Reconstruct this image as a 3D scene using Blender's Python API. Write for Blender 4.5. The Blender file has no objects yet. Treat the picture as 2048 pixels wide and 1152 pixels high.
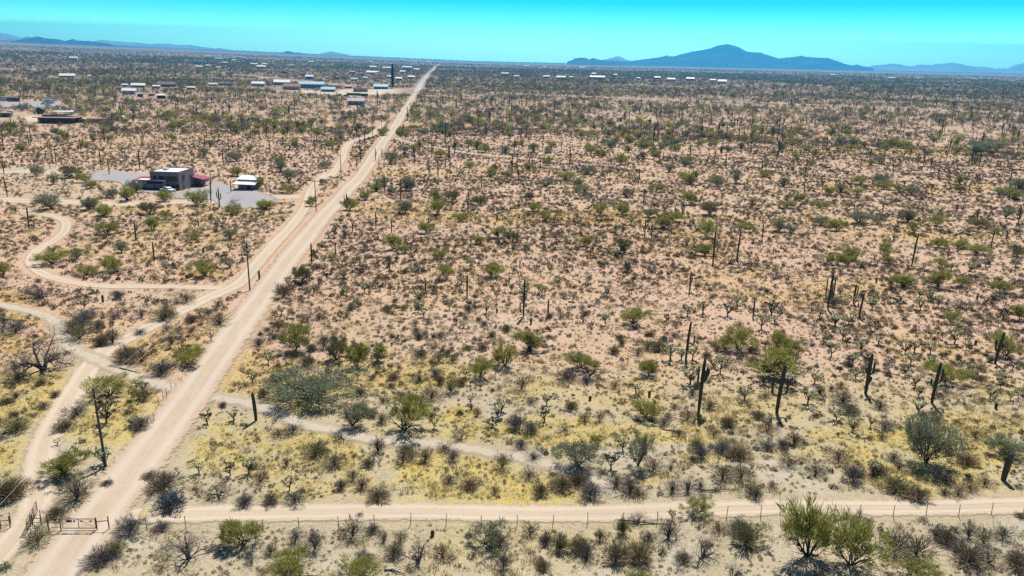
import bpy, math, random
import numpy as np
from mathutils import Matrix, Vector

# ------------------------------------------------------------------ camera
W, F, CAMH = 2048, 28 / 36 * 2048, 42.0
PITCH, ROLL = math.radians(15.94), math.radians(1.26)
sc = bpy.context.scene
C = sc.collection
cp, sp, cr, sr = math.cos(PITCH), math.sin(PITCH), math.cos(ROLL), math.sin(ROLL)
FW = np.array((0, cp, -sp)); U0 = np.array((0, sp, cp)); R0 = np.array((1.0, 0, 0))
RT = cr * R0 + sr * U0
UP = -sr * R0 + cr * U0
cam_d = bpy.data.cameras.new('camera'); cam = bpy.data.objects.new('camera', cam_d); C.objects.link(cam)
cam_d.sensor_width = 36; cam_d.lens = 28; cam_d.clip_start = 0.5; cam_d.clip_end = 120000
m = Matrix.Identity(4)
for i in range(3):
    m[i][0], m[i][1], m[i][2] = RT[i], UP[i], -FW[i]
m[2][3] = CAMH
cam.matrix_world = m
sc.camera = cam
# ------------------------------------------------------------------ sky and sun
SUN_EL, SUN_AZ = 56.0, 14.0          # azimuth clockwise from +Y (the view direction)
world = bpy.data.worlds.new('World'); sc.world = world; world.use_nodes = True
wn, wl = world.node_tree.nodes, world.node_tree.links
wn.clear()
sky = wn.new('ShaderNodeTexSky'); sky.sky_type = 'NISHITA'; sky.sun_disc = False
sky.sun_elevation = math.radians(SUN_EL); sky.sun_rotation = math.radians(SUN_AZ)
sky.air_density = 1.0; sky.dust_density = 0.4; sky.ozone_density = 3.0
wt = wn.new('ShaderNodeTexCoord'); ws = wn.new('ShaderNodeSeparateXYZ')
wr = wn.new('ShaderNodeValToRGB'); wm = wn.new('ShaderNodeMix'); wm.data_type = 'RGBA'; wm.blend_type = 'MULTIPLY'
wm.inputs[0].default_value = 1
wb = wn.new('ShaderNodeBackground'); wo = wn.new('ShaderNodeOutputWorld')
SKY_STOPS = [(0.0, (.23, .46, .33)), (.015, (.225, .46, .33)), (.030, (.20, .48, .33)), (.036, (.12, .375, .28)), (.045, (.060, .235, .20)), (.055, (.028, .165, .165)), (.067, (.008, .108, .145)), (.11, (.012, .055, .085)), (0.20, (.02, .033, .042)), (0.6, (.047, .048, .052))]
cr_ = wr.color_ramp
for k, (p, c) in enumerate(SKY_STOPS):
    e = cr_.elements[k] if k < 2 else cr_.elements.new(p)
    e.position = p; e.color = (*c, 1)
wl.new(wt.outputs['Generated'], ws.inputs[0]); wl.new(ws.outputs['Z'], wr.inputs[0])
wv = wn.new('ShaderNodeVectorMath'); wv.operation = 'SCALE'; wv.inputs['Scale'].default_value = 10
wl.new(wr.outputs[0], wv.inputs[0])
wl.new(sky.outputs[0], wm.inputs[6]); wl.new(wv.outputs[0], wm.inputs[7])
wl.new(wm.outputs[2], wb.inputs[0]); wb.inputs[1].default_value = 0.10
wl.new(wb.outputs[0], wo.inputs[0])
sl = bpy.data.lights.new('sun', 'SUN'); sl.energy = 5.0; sl.angle = math.radians(0.5); sl.color = (1, .955, .88)
so = bpy.data.objects.new('sun', sl); C.objects.link(so)
el, az = math.radians(SUN_EL), math.radians(SUN_AZ)
sdir = Vector((math.sin(az) * math.cos(el), math.cos(az) * math.cos(el), math.sin(el)))
so.rotation_euler = sdir.to_track_quat('Z', 'Y').to_euler()
sc.view_settings.view_transform = 'Standard'; sc.view_settings.look = 'None'
sc.view_settings.gamma = 1; sc.view_settings.exposure = 0.52
sc.cycles.use_denoising = False
sc.cycles.max_bounces = 4; sc.cycles.diffuse_bounces = 2; sc.cycles.transparent_max_bounces = 8
sc.cycles.volume_bounces = 0; sc.cycles.transmission_bounces = 2; sc.cycles.glossy_bounces = 2

# ------------------------------------------------------------------ picture plane <-> ground
def ray(px, py):
    px = np.asarray(px, float); py = np.asarray(py, float)
    return FW * F + np.multiply.outer(px - 1024, RT) + np.multiply.outer(576 - py, UP)
def unproj(px, py, z=0.0):
    d = ray(px, py); t = (CAMH - z) / -d[..., 2]
    return d[..., 0] * t, d[..., 1] * t
def proj(x, y, z=0.0):
    x = np.asarray(x, float); y = np.asarray(y, float); z = np.asarray(z, float) - CAMH
    zc = x * FW[0] + y * FW[1] + z * FW[2]
    zc = np.where(zc < 1, 1, zc)
    return 1024 + F * (x * RT[0] + y * RT[1] + z * RT[2]) / zc, 576 - F * (x * UP[0] + y * UP[1] + z * UP[2]) / zc
def pxm(x, y):                       # photo pixels per metre at a ground point
    return F / (y * FW[1] - CAMH * FW[2])
def vert(x, y):                      # how much of a vertical metre the camera sees
    r = math.hypot(x, y); return r / math.hypot(r, CAMH)

# ------------------------------------------------------------------ noise
def _h(ix, iy, s):
    n = (ix * 374761393 + iy * 668265263 + s * 974634777) & 0xffffffff
    n = ((n ^ (n >> 13)) * 1274126177) & 0xffffffff
    return ((n ^ (n >> 16)) & 0xffff) / 65535.0
def vnoise(x, y, s=0):
    x = np.asarray(x, float); y = np.asarray(y, float)
    ix = np.floor(x).astype(np.int64); iy = np.floor(y).astype(np.int64)
    fx = x - ix; fy = y - iy
    fx = fx * fx * (3 - 2 * fx); fy = fy * fy * (3 - 2 * fy)
    a = _h(ix, iy, s); b = _h(ix + 1, iy, s); c = _h(ix, iy + 1, s); d = _h(ix + 1, iy + 1, s)
    return (a * (1 - fx) + b * fx) * (1 - fy) + (c * (1 - fx) + d * fx) * fy
def fbm(x, y, s=0, o=4):
    v = 0; a = .5; t = 0
    for k in range(o):
        v = v + a * vnoise(np.asarray(x) * 2 ** k, np.asarray(y) * 2 ** k, s + k * 17); t += a; a *= .55
    return v / t
def sstep(a, b, x):
    t = np.clip((x - a) / (b - a), 0, 1); return t * t * (3 - 2 * t)

# ------------------------------------------------------------------ roads traced on the ground
ROAD_MAIN = [(48, 1240), (147, 1100), (380, 790), (633, 450), (724, 346), (756, 300), (791, 250), (823, 200), (835, 181)]
ROAD_FAR = [(835, 181), (843, 166), (852, 154), (862, 144), (872, 134), (879, 129.5)]
TRACKS = {   # name: (points, width m)
 'side_track': ([(-40, 1150), (20, 1085), (70, 1020), (78, 950), (95, 880), (150, 785), (205, 710), (270, 672), (370, 622), (430, 592), (478, 568), (515, 530), (580, 455), (612, 410), (625, 375), (655, 345)], 3.1),
 'upper_trail': ([(660, 350), (684, 320), (690, 300), (702, 285), (740, 272), (762, 252), (766, 245)], 3.0),
 'loop_trail': ([(445, 578), (380, 577), (300, 575), (200, 572), (130, 562), (85, 548), (62, 522), (75, 496), (108, 476), (130, 457), (128, 439), (95, 428), (50, 418)], 2.3),
 'wide_track': ([(-60, 398), (60, 400), (170, 405), (300, 406), (420, 402), (500, 396), (600, 392)], 6.5),
 'cross_track': ([(180, 1075), (235, 1040), (330, 1030), (500, 1022), (800, 1019), (1100, 1017), (1400, 1016), (1750, 1015), (2120, 1014), (2700, 1010)], 2.9),
 'wash_west': ([(-40, 610), (20, 618), (95, 636), (124, 668), (140, 700), (190, 722), (240, 742), (310, 765), (375, 785)], 3.4),
 'wash_east': ([(385, 795), (470, 800), (545, 820), (600, 846), (680, 862), (760, 880), (880, 884), (960, 894), (1040, 908), (1120, 930), (1200, 955), (1240, 985)], 3.0),
 'compound_drive': ([(-30, 345), (60, 345), (130, 349), (190, 352)], 7.0),
 'far_cross_road': ([(480, 152), (700, 172), (835, 181), (1000, 187), (1200, 196), (1450, 204), (1700, 213), (1860, 221), (2120, 229)], 9.0),
 'sandy_streak': ([(775, 271), (800, 281), (835, 290), (880, 298), (930, 305), (1000, 312), (1090, 322), (1200, 330)], 2.4),
 'far_lane': ([(790, 213), (760, 214), (715, 218), (690, 222)], 9.0),
}
YARDS = [   # gravel yards: photo-plane polygons
 [(180, 345), (232, 344), (300, 352), (345, 360), (345, 392), (262, 378), (232, 365), (180, 362)],
 [(345, 388), (395, 371), (432, 360), (462, 372), (520, 383), (556, 397), (545, 410), (500, 414), (452, 418), (425, 400), (395, 397), (352, 398)],
 [(0, 205), (120, 203), (122, 213), (60, 216), (0, 214)],
]
DIRT_YARDS = [
 [(540, 176), (640, 184), (690, 178), (770, 178), (832, 176), (826, 190), (740, 192), (700, 196), (640, 190), (550, 186)],
 [(0, 232), (60, 228), (215, 236), (222, 243), (150, 250), (60, 244), (0, 246)],
]
def pts_w(pp):
    a = np.array(pp, float); return np.stack(unproj(a[:, 0], a[:, 1]), 1)
def resample(P, step):
    # Catmull-Rom through P then even steps
    Q = np.vstack([2 * P[0] - P[1], P, 2 * P[-1] - P[-2]]); out = []
    for i in range(1, len(Q) - 2):
        p0, p1, p2, p3 = Q[i - 1], Q[i], Q[i + 1], Q[i + 2]
        n = max(2, int(np.linalg.norm(p2 - p1) / step))
        t = np.linspace(0, 1, n, endpoint=False)[:, None]
        L = p1 + (p2 - p1) * t
        S = 0.5 * (2 * p1 + (p2 - p0) * t + (2 * p0 - 5 * p1 + 4 * p2 - p3) * t ** 2 + (3 * p1 - p0 - 3 * p2 + p3) * t ** 3)
        out.append(S if len(P) > 4 else L)
    out.append(P[-1:]); return np.vstack(out)
MAINW = resample(pts_w(ROAD_MAIN), 2.0)
TRACKW = {k: (resample(pts_w(p), 1.0), w) for k, (p, w) in TRACKS.items()}

def dist_poly(x, y, P, cap=30):
    d = np.full(np.shape(x), 1e9)
    for a, b in zip(P[:-1], P[1:]):
        ab = b - a; L = ab @ ab + 1e-9
        t = np.clip(((x - a[0]) * ab[0] + (y - a[1]) * ab[1]) / L, 0, 1)
        d = np.minimum(d, np.hypot(x - a[0] - t * ab[0], y - a[1] - t * ab[1]))
    return d
_MC = pts_w(ROAD_MAIN)
def hgt(x, y):
    x = np.asarray(x, float); y = np.asarray(y, float)
    r = np.hypot(x, y); az = np.arctan2(x, y)
    h = .22 * np.sin(x / 11 + 1.3) * np.sin(y / 13) + .14 * np.sin(x / 5.3 + y / 7.1) + .3 * np.sin(x / 31 - y / 47)
    h = h * sstep(30, 60, r)
    rise = 295 * np.clip((-az - .05) / .52, 0, 1.4) * np.clip((r - 1500) / 24500, 0, 1)
    dm = dist_poly(x, y, _MC)
    h = h + .30 * np.exp(-((dm - 4.1) / .55) ** 2) * (.3 + vnoise(x / 1.7, y / 1.7, 5)) * (r < 500)
    return h + rise
# ------------------------------------------------------------------ material helpers
def newmat(name):
    m = bpy.data.materials.new(name); m.use_nodes = True
    n, l = m.node_tree.nodes, m.node_tree.links; n.clear()
    out = n.new('ShaderNodeOutputMaterial'); return m, n, l, out
def mixrgb(n, l, f, a, b, bt='MIX'):
    q = n.new('ShaderNodeMix'); q.data_type = 'RGBA'; q.blend_type = bt
    for s, v in ((0, f), (6, a), (7, b)):
        if hasattr(v, 'links'): l.new(v, q.inputs[s])
        elif s == 0: q.inputs[0].default_value = v
        else: q.inputs[s].default_value = (*v, 1)
    return q.outputs[2]
def noise(n, l, vec, scale, detail=4, rough=.55, lo=.35, hi=.65):
    t = n.new('ShaderNodeTexNoise'); t.inputs['Scale'].default_value = scale
    t.inputs['Detail'].default_value = detail; t.inputs['Roughness'].default_value = rough
    if vec is not None: l.new(vec, t.inputs['Vector'])
    mr = n.new('ShaderNodeMapRange'); mr.inputs[1].default_value = lo; mr.inputs[2].default_value = hi
    l.new(t.outputs[0], mr.inputs[0]); return mr.outputs[0]
def maprange(n, l, src, a, b, c, d):
    mr = n.new('ShaderNodeMapRange')
    for i, v in enumerate((a, b, c, d)): mr.inputs[i + 1].default_value = v
    l.new(src, mr.inputs[0]); return mr.outputs[0]
def math_(n, l, op, a, b):
    q = n.new('ShaderNodeMath'); q.operation = op
    for i, v in enumerate((a, b)):
        if hasattr(v, 'links'): l.new(v, q.inputs[i])
        else: q.inputs[i].default_value = v
    return q.outputs[0]
def geo(n): return n.new('ShaderNodeNewGeometry').outputs['Position']

def simple(name, col, rough=.8, var=.25, scale=3.0, metal=0.0, spec=.3):
    m, n, l, out = newmat(name)
    b = n.new('ShaderNodeBsdfPrincipled'); tc = n.new('ShaderNodeTexCoord').outputs['Object']
    f = noise(n, l, tc, scale)
    c1 = tuple(v * (1 - var) for v in col); c2 = tuple(min(1, v * (1 + var * .6)) for v in col)
    l.new(mixrgb(n, l, f, c1, c2), b.inputs['Base Color'])
    b.inputs['Roughness'].default_value = rough; b.inputs['Metallic'].default_value = metal
    b.inputs['Specular IOR Level'].default_value = spec
    l.new(b.outputs[0], out.inputs[0]); return m
def plantmat(name, c1, c2, trans=.3, rough=.8, scale=2.5, c3=None):
    m, n, l, out = newmat(name)
    oi = n.new('ShaderNodeObjectInfo').outputs['Random']
    f = noise(n, l, n.new('ShaderNodeTexCoord').outputs['Object'], scale, 3)
    base = mixrgb(n, l, oi, c1, c2)
    if c3: base = mixrgb(n, l, math_(n, l, 'MULTIPLY', f, .6), base, c3)
    v = maprange(n, l, f, 0, 1, .72, 1.3)
    vc = n.new('ShaderNodeCombineColor')
    for i in range(3): l.new(v, vc.inputs[i])
    base = mixrgb(n, l, 1.0, base, vc.outputs[0], 'MULTIPLY')
    d = n.new('ShaderNodeBsdfPrincipled'); l.new(base, d.inputs['Base Color'])
    d.inputs['Roughness'].default_value = rough; d.inputs['Specular IOR Level'].default_value = .25
    if trans:
        t = n.new('ShaderNodeBsdfTranslucent'); l.new(base, t.inputs[0])
        x = n.new('ShaderNodeMixShader'); x.inputs[0].default_value = trans
        l.new(d.outputs[0], x.inputs[1]); l.new(t.outputs[0], x.inputs[2]); l.new(x.outputs[0], out.inputs[0])
    else: l.new(d.outputs[0], out.inputs[0])
    return m

M = {}
M['palo'] = plantmat('palo verde twigs', (0.210, 0.227, 0.041), (0.283, 0.271, 0.063), .4, c3=(0.399, 0.372, 0.118))
M['iron'] = plantmat('ironwood leaves', (0.157, 0.175, 0.104), (0.210, 0.227, 0.135), .35, c3=(0.251, 0.271, 0.171))
M['drab'] = plantmat('dry greenish twigs', (0.146, 0.133, 0.052), (0.189, 0.176, 0.077), .3, c3=(0.241, 0.224, 0.112))
M['bark'] = plantmat('dark bark', (0.043, 0.036, 0.029), (0.065, 0.052, 0.041), 0)
M['dead'] = plantmat('dead grey wood', (0.047, 0.041, 0.043), (0.073, 0.062, 0.058), 0, c3=(0.146, 0.133, 0.129))
M['twig'] = plantmat('grey brown twigs', (0.120, 0.093, 0.065), (0.163, 0.129, 0.090), .25, c3=(0.215, 0.176, 0.120))
M['rust'] = plantmat('reddish brown twigs', (0.146, 0.090, 0.050), (0.181, 0.125, 0.065), .25, c3=(0.232, 0.172, 0.095))
M['purple'] = plantmat('grey violet twigs', (0.112, 0.099, 0.101), (0.146, 0.129, 0.129), .2, c3=(0.206, 0.189, 0.181))
M['burs'] = plantmat('grey bursage leaves', (0.073, 0.060, 0.046), (0.107, 0.090, 0.063), .15, c3=(0.146, 0.129, 0.086))
M['saguaro'] = plantmat('saguaro skin', (0.043, 0.050, 0.029), (0.065, 0.067, 0.039), 0, .6, 1.2)
M['joint'] = plantmat('cholla joints', (.46, .49, .24), (.56, .56, .34), .4, c3=(.66, .63, .42))
M['chtrunk'] = plantmat('cholla trunk', (0.043, 0.034, 0.028), (0.065, 0.052, 0.039), 0)
M['straw'] = plantmat('yellow dry grass', (0.480, 0.344, 0.048), (0.528, 0.400, 0.088), .4, c3=(0.400, 0.368, 0.096))
M['tan'] = plantmat('bleached dry grass', (.36, .29, .16), (.42, .36, .20), .35, c3=(.48, .43, .25))
M['fargrey'] = plantmat('grey brown far brush', (.135, .115, .085), (.17, .145, .10), .2, c3=(.19, .18, .12))
M['teal'] = plantmat('blue grey weeds', (0.073, 0.107, 0.120), (0.095, 0.129, 0.142), .1, c3=(0.146, 0.189, 0.206))

# ------------------------------------------------------------------ ground patches read from the photo (x, y, rx, ry, strength)
YEL = [(60, 800, 150, 60, 1), (200, 860, 110, 45, .9), (60, 640, 60, 22, .8), (30, 600, 50, 20, .9), (130, 640, 60, 14, .5), (20, 700, 40, 20, .7), (10, 930, 40, 30, .7),
 (250, 850, 70, 60, .9), (280, 800, 60, 30, .8), (330, 700, 110, 35, .7), (420, 660, 60, 25, .6), (240, 980, 40, 20, .6), (270, 1040, 30, 16, .5), (140, 1120, 40, 30, .5),
 (500, 740, 60, 50, .9), (600, 735, 70, 30, .9), (720, 745, 120, 30, .85), (850, 745, 110, 30, .7), (900, 825, 60, 16, .9), (560, 800, 60, 25, .5), (420, 900, 60, 60, .7), (500, 930, 90, 50, .7), (640, 900, 80, 50, .8), (560, 985, 80, 30, .7),
 (700, 960, 60, 30, .6), (760, 1000, 60, 14, .6), (900, 950, 120, 50, 1), (1010, 980, 110, 25, 1), (1110, 960, 60, 30, .8), (1000, 850, 120, 20, .8), (1150, 865, 140, 22, .8), (1330, 860, 120, 25, .8), (1270, 790, 90, 30, .5),
 (1180, 800, 90, 30, .45), (1060, 780, 60, 25, .5), (1080, 720, 90, 18, .45), (1480, 830, 90, 30, .6), (1400, 905, 60, 22, .6), (1310, 960, 30, 14, .6), (1560, 800, 60, 40, .25), (1720, 920, 60, 30, .9), (1850, 960, 130, 35, .9), (1930, 900, 110, 40, .6), (1650, 870, 60, 20, .5), (1800, 860, 120, 30, .6), (1960, 850, 120, 30, .5), (1985, 780, 60, 30, .4), (1600, 900, 60, 20, .4),
 (2000, 640, 60, 20, .4), (1880, 700, 150, 30, .35), (1700, 560, 300, 22, .3), (1600, 590, 200, 16, .4),
 (1100, 436, 360, 14, .8), (820, 420, 120, 16, .7), (760, 345, 60, 8, .9), (900, 350, 120, 7, .5), (1300, 352, 70, 4, .9), (1150, 346, 160, 5, .7), (1500, 360, 120, 6, .4), (1700, 372, 120, 9, .9), (1900, 375, 160, 8, .7), (1750, 305, 260, 8, 1), (1900, 300, 160, 10, .9), (1550, 270, 140, 8, .7), (1300, 262, 220, 6, .5), (1000, 236, 80, 5, .7), (870, 250, 80, 6, .5),
 (1650, 440, 220, 10, .6), (1450, 470, 160, 10, .5), (1800, 470, 200, 12, .5), (950, 500, 150, 18, .3), (1350, 500, 200, 14, .3),
 (400, 545, 50, 12, 1), (250, 500, 110, 25, .5), (330, 470, 120, 22, .5), (150, 500, 60, 15, .7), (420, 480, 90, 25, .5), (420, 410, 90, 14, .4), (300, 415, 120, 7, .6), (60, 450, 80, 20, .4), (500, 430, 90, 12, .5), (680, 300, 60, 8, .5), (300, 280, 150, 8, .5), (530, 270, 120, 7, .5), (420, 260, 80, 5, .4), (120, 300, 140, 8, .3), (30, 330, 60, 6, .4), (700, 260, 60, 5, .5), (520, 210, 60, 4, .6), (430, 185, 60, 3, .5), (590, 500, 60, 25, .3), (700, 420, 40, 14, .3)]
PALE = [(620, 1110, 90, 30, .7), (300, 1090, 60, 16, .7), (1010, 1100, 60, 20, .5), (1150, 1140, 120, 22, .9), (1340, 1100, 50, 40, .8), (1000, 840, 60, 20, .6), (930, 800, 70, 14, .5), (1360, 890, 60, 14, .8), (1540, 930, 70, 26, .9), (1640, 975, 60, 18, .6), (1800, 905, 60, 18, .5), (1690, 800, 60, 20, .5), (2020, 1050, 60, 30, .7), (1890, 1110, 40, 40, .4), (1560, 1090, 60, 40, .4), (570, 890, 30, 14, .9), (640, 880, 60, 12, .6), (780, 975, 40, 24, .7), (1000, 1130, 70, 20, .6), (310, 1095, 40, 14, .8), (760, 1100, 90, 30, .4), (1210, 905, 70, 18, .6), (1020, 925, 50, 10, .6), (1160, 945, 60, 12, .6), (270, 1000, 40, 30, .3), (880, 660, 200, 40, .3), (300, 600, 130, 28, .5), (420, 590, 60, 16, .5), (160, 370, 170, 26, .4), (60, 345, 90, 12, .8), (1480, 400, 200, 8, .3), (1050, 300, 250, 8, .3)]
def ell(px, py, L):
    v = np.zeros(np.shape(px))
    for (x, y, rx, ry, s) in L:
        v = np.maximum(v, s * np.clip(1.25 - np.hypot((px - x) / rx, (py - y) / ry) ** 2 * .75, 0, 1))
    return v
def masks(x, y):
    px, py = proj(x, y)
    wx = x + 6 * (fbm(x / 9, y / 9, 3) - .5); wy = y + 9 * (fbm(x / 9, y / 9, 9) - .5)
    qx, qy = proj(wx, wy)
    n = fbm(x / 3.2, y / 3.2, 21); n2 = fbm(x / 22, y / 30, 4)
    yl = ell(qx, qy, YEL)
    yl = np.clip(yl * 1.2 + .34 * sstep(.45, .68, n2), 0, 1)
    yl = yl * sstep(.30, .62, n + .22 * yl)
    pl = ell(qx, qy, PALE) * sstep(.25, .5, n)
    return np.clip(yl, 0, 1), np.clip(pl, 0, 1)

def grid_mesh(name, V, nu, nv, wrap=False):
    """V: nu*nv vertices, row by row"""
    i = np.arange(nu - 1)[:, None]; j = np.arange(nv if wrap else nv - 1)[None, :]
    a = i * nv + j; b = i * nv + (j + 1) % nv; c = (i + 1) * nv + (j + 1) % nv; d = (i + 1) * nv + j
    Fc = np.stack([a, b, c, d], -1).reshape(-1, 4)
    me = bpy.data.meshes.new(name)
    me.vertices.add(len(V)); me.vertices.foreach_set('co', np.ascontiguousarray(V, np.float32).ravel())
    me.loops.add(Fc.size); me.loops.foreach_set('vertex_index', Fc.astype(np.int32).ravel())
    me.polygons.add(len(Fc)); me.polygons.foreach_set('loop_start', np.arange(0, Fc.size, 4, dtype=np.int32))
    me.polygons.foreach_set('use_smooth', np.ones(len(Fc), bool))
    me.update(calc_edges=True); return me
def fattr(me, name, v):
    a = me.attributes.new(name, 'FLOAT', 'POINT'); a.data.foreach_set('value', np.ascontiguousarray(v, np.float32).ravel())
def attr(n, name):
    a = n.new('ShaderNodeAttribute'); a.attribute_name = name; return a.outputs['Fac']
def link(name, data, mat=None, parent=None):
    o = bpy.data.objects.new(name, data); C.objects.link(o)
    if mat is not None: data.materials.append(mat)
    if parent is not None: o.parent = parent
    return o

# ------------------------------------------------------------------ ground
rr = [0, 6, 14, 22, 30, 34, 38, 41, 45]
while rr[-1] < 250: rr.append(rr[-1] + .42)
while rr[-1] < 26000: rr.append(rr[-1] * 1.021)
rr = np.array(rr)
ang = np.concatenate([np.arange(-.72, .72, .0034), np.linspace(.73, 2 * math.pi - .73, 70)])
RR, AA = np.meshgrid(rr, ang, indexing='ij')
GX = (RR * np.sin(AA)).ravel(); GY = (RR * np.cos(AA)).ravel()
GZ = hgt(GX, GY)
gm = grid_mesh('ground', np.stack([GX, GY, GZ], 1), len(rr), len(ang), True)
yl, pl = masks(GX, GY)
front = (np.abs(AA.ravel()) < .75) & (RR.ravel() > 40)
fattr(gm, 'yel', np.where(front, yl, .2)); fattr(gm, 'pale', np.where(front, pl, .1))
qx_, qy_ = proj(GX + 14 * (fbm(GX / 20, GY / 20, 31) - .5), GY + 30 * (fbm(GX / 20, GY / 20, 32) - .5)); fattr(gm, 'near', np.where(front, sstep(640, 860, qy_), 0))
fattr(gm, 'far', sstep(300, 1500, RR.ravel()))
def dirt_bump(n, l, vec, b, s=9.0, st=.35, d=.05):
    t = n.new('ShaderNodeTexNoise'); t.inputs['Scale'].default_value = s; t.inputs['Detail'].default_value = 6
    l.new(vec, t.inputs['Vector'])
    bp = n.new('ShaderNodeBump'); bp.inputs['Strength'].default_value = st; bp.inputs['Distance'].default_value = d
    l.new(t.outputs[0], bp.inputs['Height']); l.new(bp.outputs[0], b.inputs['Normal'])
def ground_mat():
    m, n, l, out = newmat('desert soil'); P = geo(n)
    big = noise(n, l, P, .012, 3); mid = noise(n, l, P, .12, 5); fine = noise(n, l, P, 2.2, 6, .7, .3, .7); grit = noise(n, l, P, 9, 3, .6, .35, .7)
    soil = mixrgb(n, l, big, (.49, .315, .225), (.48, .33, .21))
    soil = mixrgb(n, l, math_(n, l, 'MULTIPLY', mid, .6), soil, (.56, .38, .275))
    soil = mixrgb(n, l, attr(n, 'near'), soil, mixrgb(n, l, mid, (.385, .325, .205), (.42, .345, .235)))
    # near wash country is greyer
    soil = mixrgb(n, l, attr(n, 'pale'), soil, (.43, .375, .29))
    yel = math_(n, l, 'MULTIPLY', attr(n, 'yel'), maprange(n, l, math_(n, l, 'MULTIPLY', fine, noise(n, l, P, 5.0, 3, .6, .3, .6)), 0, .6, .05, 1.0))
    soil = mixrgb(n, l, yel, soil, mixrgb(n, l, noise(n, l, P, .5, 4), mixrgb(n, l, attr(n, 'near'), (.54, .335, .10), (.54, .385, .065)), mixrgb(n, l, attr(n, 'near'), (.50, .36, .15), (.45, .37, .11))))
    speck = mixrgb(n, l, maprange(n, l, fine, 0, .5, .7, 0), soil, (.20, .155, .10))
    speck = mixrgb(n, l, maprange(n, l, grit, 0, .4, .6, 0), speck, (.13, .10, .07))
    # ground cover no one could tell apart far away
    cov = noise(n, l, P, .05, 6, .75, .38, .54)
    far = math_(n, l, 'MULTIPLY', attr(n, 'far'), cov)
    col = mixrgb(n, l, math_(n, l, 'MULTIPLY', far, .88), speck, (.15, .12, .09))
    b = n.new('ShaderNodeBsdfPrincipled'); l.new(col, b.inputs['Base Color'])
    b.inputs['Roughness'].default_value = .95; b.inputs['Specular IOR Level'].default_value = .1
    dirt_bump(n, l, P, b, 3.0, .5, .12)
    l.new(b.outputs[0], out.inputs[0]); return m
g = link('ground', gm, ground_mat()); g['kind'] = 'structure'

# ------------------------------------------------------------------ dirt roads
def road_mat(name, c1, c2, rut, ecol, fade=.30, solid=False, soft=.12, streak=.55):
    m, n, l, out = newmat(name); P = geo(n)
    uv = n.new('ShaderNodeAttribute'); uv.attribute_name = 'uvr'
    u = attr(n, 'across')
    f = noise(n, l, P, .35, 5, .65); st = noise(n, l, uv.outputs['Vector'], 2.2, 4, .6)
    col = mixrgb(n, l, f, c1, c2)
    col = mixrgb(n, l, math_(n, l, 'MULTIPLY', st, streak), col, rut)
    st2 = noise(n, l, uv.outputs['Vector'], 7.0, 3, .6)
    col = mixrgb(n, l, math_(n, l, 'MULTIPLY', st2, .35), col, ecol)
    blot = noise(n, l, P, .08, 4, .6)
    col = mixrgb(n, l, math_(n, l, 'MULTIPLY', blot, .4), col, ecol)
    au = math_(n, l, 'ABSOLUTE', u, 0)
    dr = math_(n, l, 'ABSOLUTE', math_(n, l, 'SUBTRACT', au, .42), 0)
    col = mixrgb(n, l, maprange(n, l, dr, .05, .22, .6, 0), col, rut)
    col = mixrgb(n, l, maprange(n, l, au, .6, 1, 0, .8), col, ecol)
    fine = noise(n, l, P, 5, 4, .6)
    col = mixrgb(n, l, maprange(n, l, fine, 0, .4, .22, 0), col, (.25, .195, .14))
    b = n.new('ShaderNodeBsdfPrincipled'); l.new(col, b.inputs['Base Color']); b.inputs['Roughness'].default_value = .95
    b.inputs['Specular IOR Level'].default_value = .1
    dirt_bump(n, l, P, b, 5, .3, .05)
    if solid: l.new(b.outputs[0], out.inputs[0]); return m
    e = noise(n, l, P, .9, 5, .7, .25, .75)
    edge = math_(n, l, 'ADD', au, math_(n, l, 'MULTIPLY', math_(n, l, 'SUBTRACT', e, .5), .5))
    al = maprange(n, l, edge, 1.0 - fade, 1.0 - fade + soft, 1, 0)
    tr = n.new('ShaderNodeBsdfTransparent'); x = n.new('ShaderNodeMixShader')
    l.new(al, x.inputs[0]); l.new(tr.outputs[0], x.inputs[1]); l.new(b.outputs[0], x.inputs[2]); l.new(x.outputs[0], out.inputs[0])
    return m
M['road'] = road_mat('graded dirt', (.44, .36, .27), (.40, .31, .225), (.51, .435, .35), (.42, .30, .20), .22, soft=.16)
M['track'] = road_mat('two track dirt', (.47, .375, .27), (.43, .335, .235), (.54, .45, .345), (.42, .325, .225), .32, soft=.2)
M['wash'] = road_mat('wash gravel', (.41, .345, .255), (.45, .38, .29), (.47, .40, .32), (.41, .34, .24), .75, soft=.55)
M['asphalt'] = road_mat('pale asphalt', (.30, .31, .34), (.34, .35, .37), (.36, .37, .40), (.5, .42, .36), .1)
def strip(name, P, width, mat, z, nm='dirt_road'):
    P = np.asarray(P); T = np.gradient(P, axis=0); T /= np.linalg.norm(T, axis=1)[:, None] + 1e-9
    N = np.stack([T[:, 1], -T[:, 0]], 1); na = 9
    s = np.linspace(-1, 1, na); wv = np.asarray(width) * np.ones(len(P)) / 2
    X = P[:, None, 0] + N[:, None, 0] * s[None] * wv[:, None]; Y = P[:, None, 1] + N[:, None, 1] * s[None] * wv[:, None]
    Z = hgt(X, Y) + z
    me = grid_mesh(nm, np.stack([X, Y, Z], -1).reshape(-1, 3), len(P), na)
    al = np.concatenate([[0], np.cumsum(np.linalg.norm(np.diff(P, axis=0), axis=1))])
    fattr(me, 'across', np.tile(s, len(P)))
    a = me.attributes.new('uvr', 'FLOAT_VECTOR', 'POINT')
    uv = np.stack([(s[None] * wv[:, None]), np.repeat(al[:, None] * .06, na, 1), np.zeros((len(P), na))], -1)
    a.data.foreach_set('vector', uv.astype(np.float32).ravel())
    o = link(nm, me, mat); o['kind'] = 'structure'; return o
MM = resample(pts_w(ROAD_MAIN), 1.2)
dm_ = np.hypot(MM[:, 0], MM[:, 1])
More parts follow.
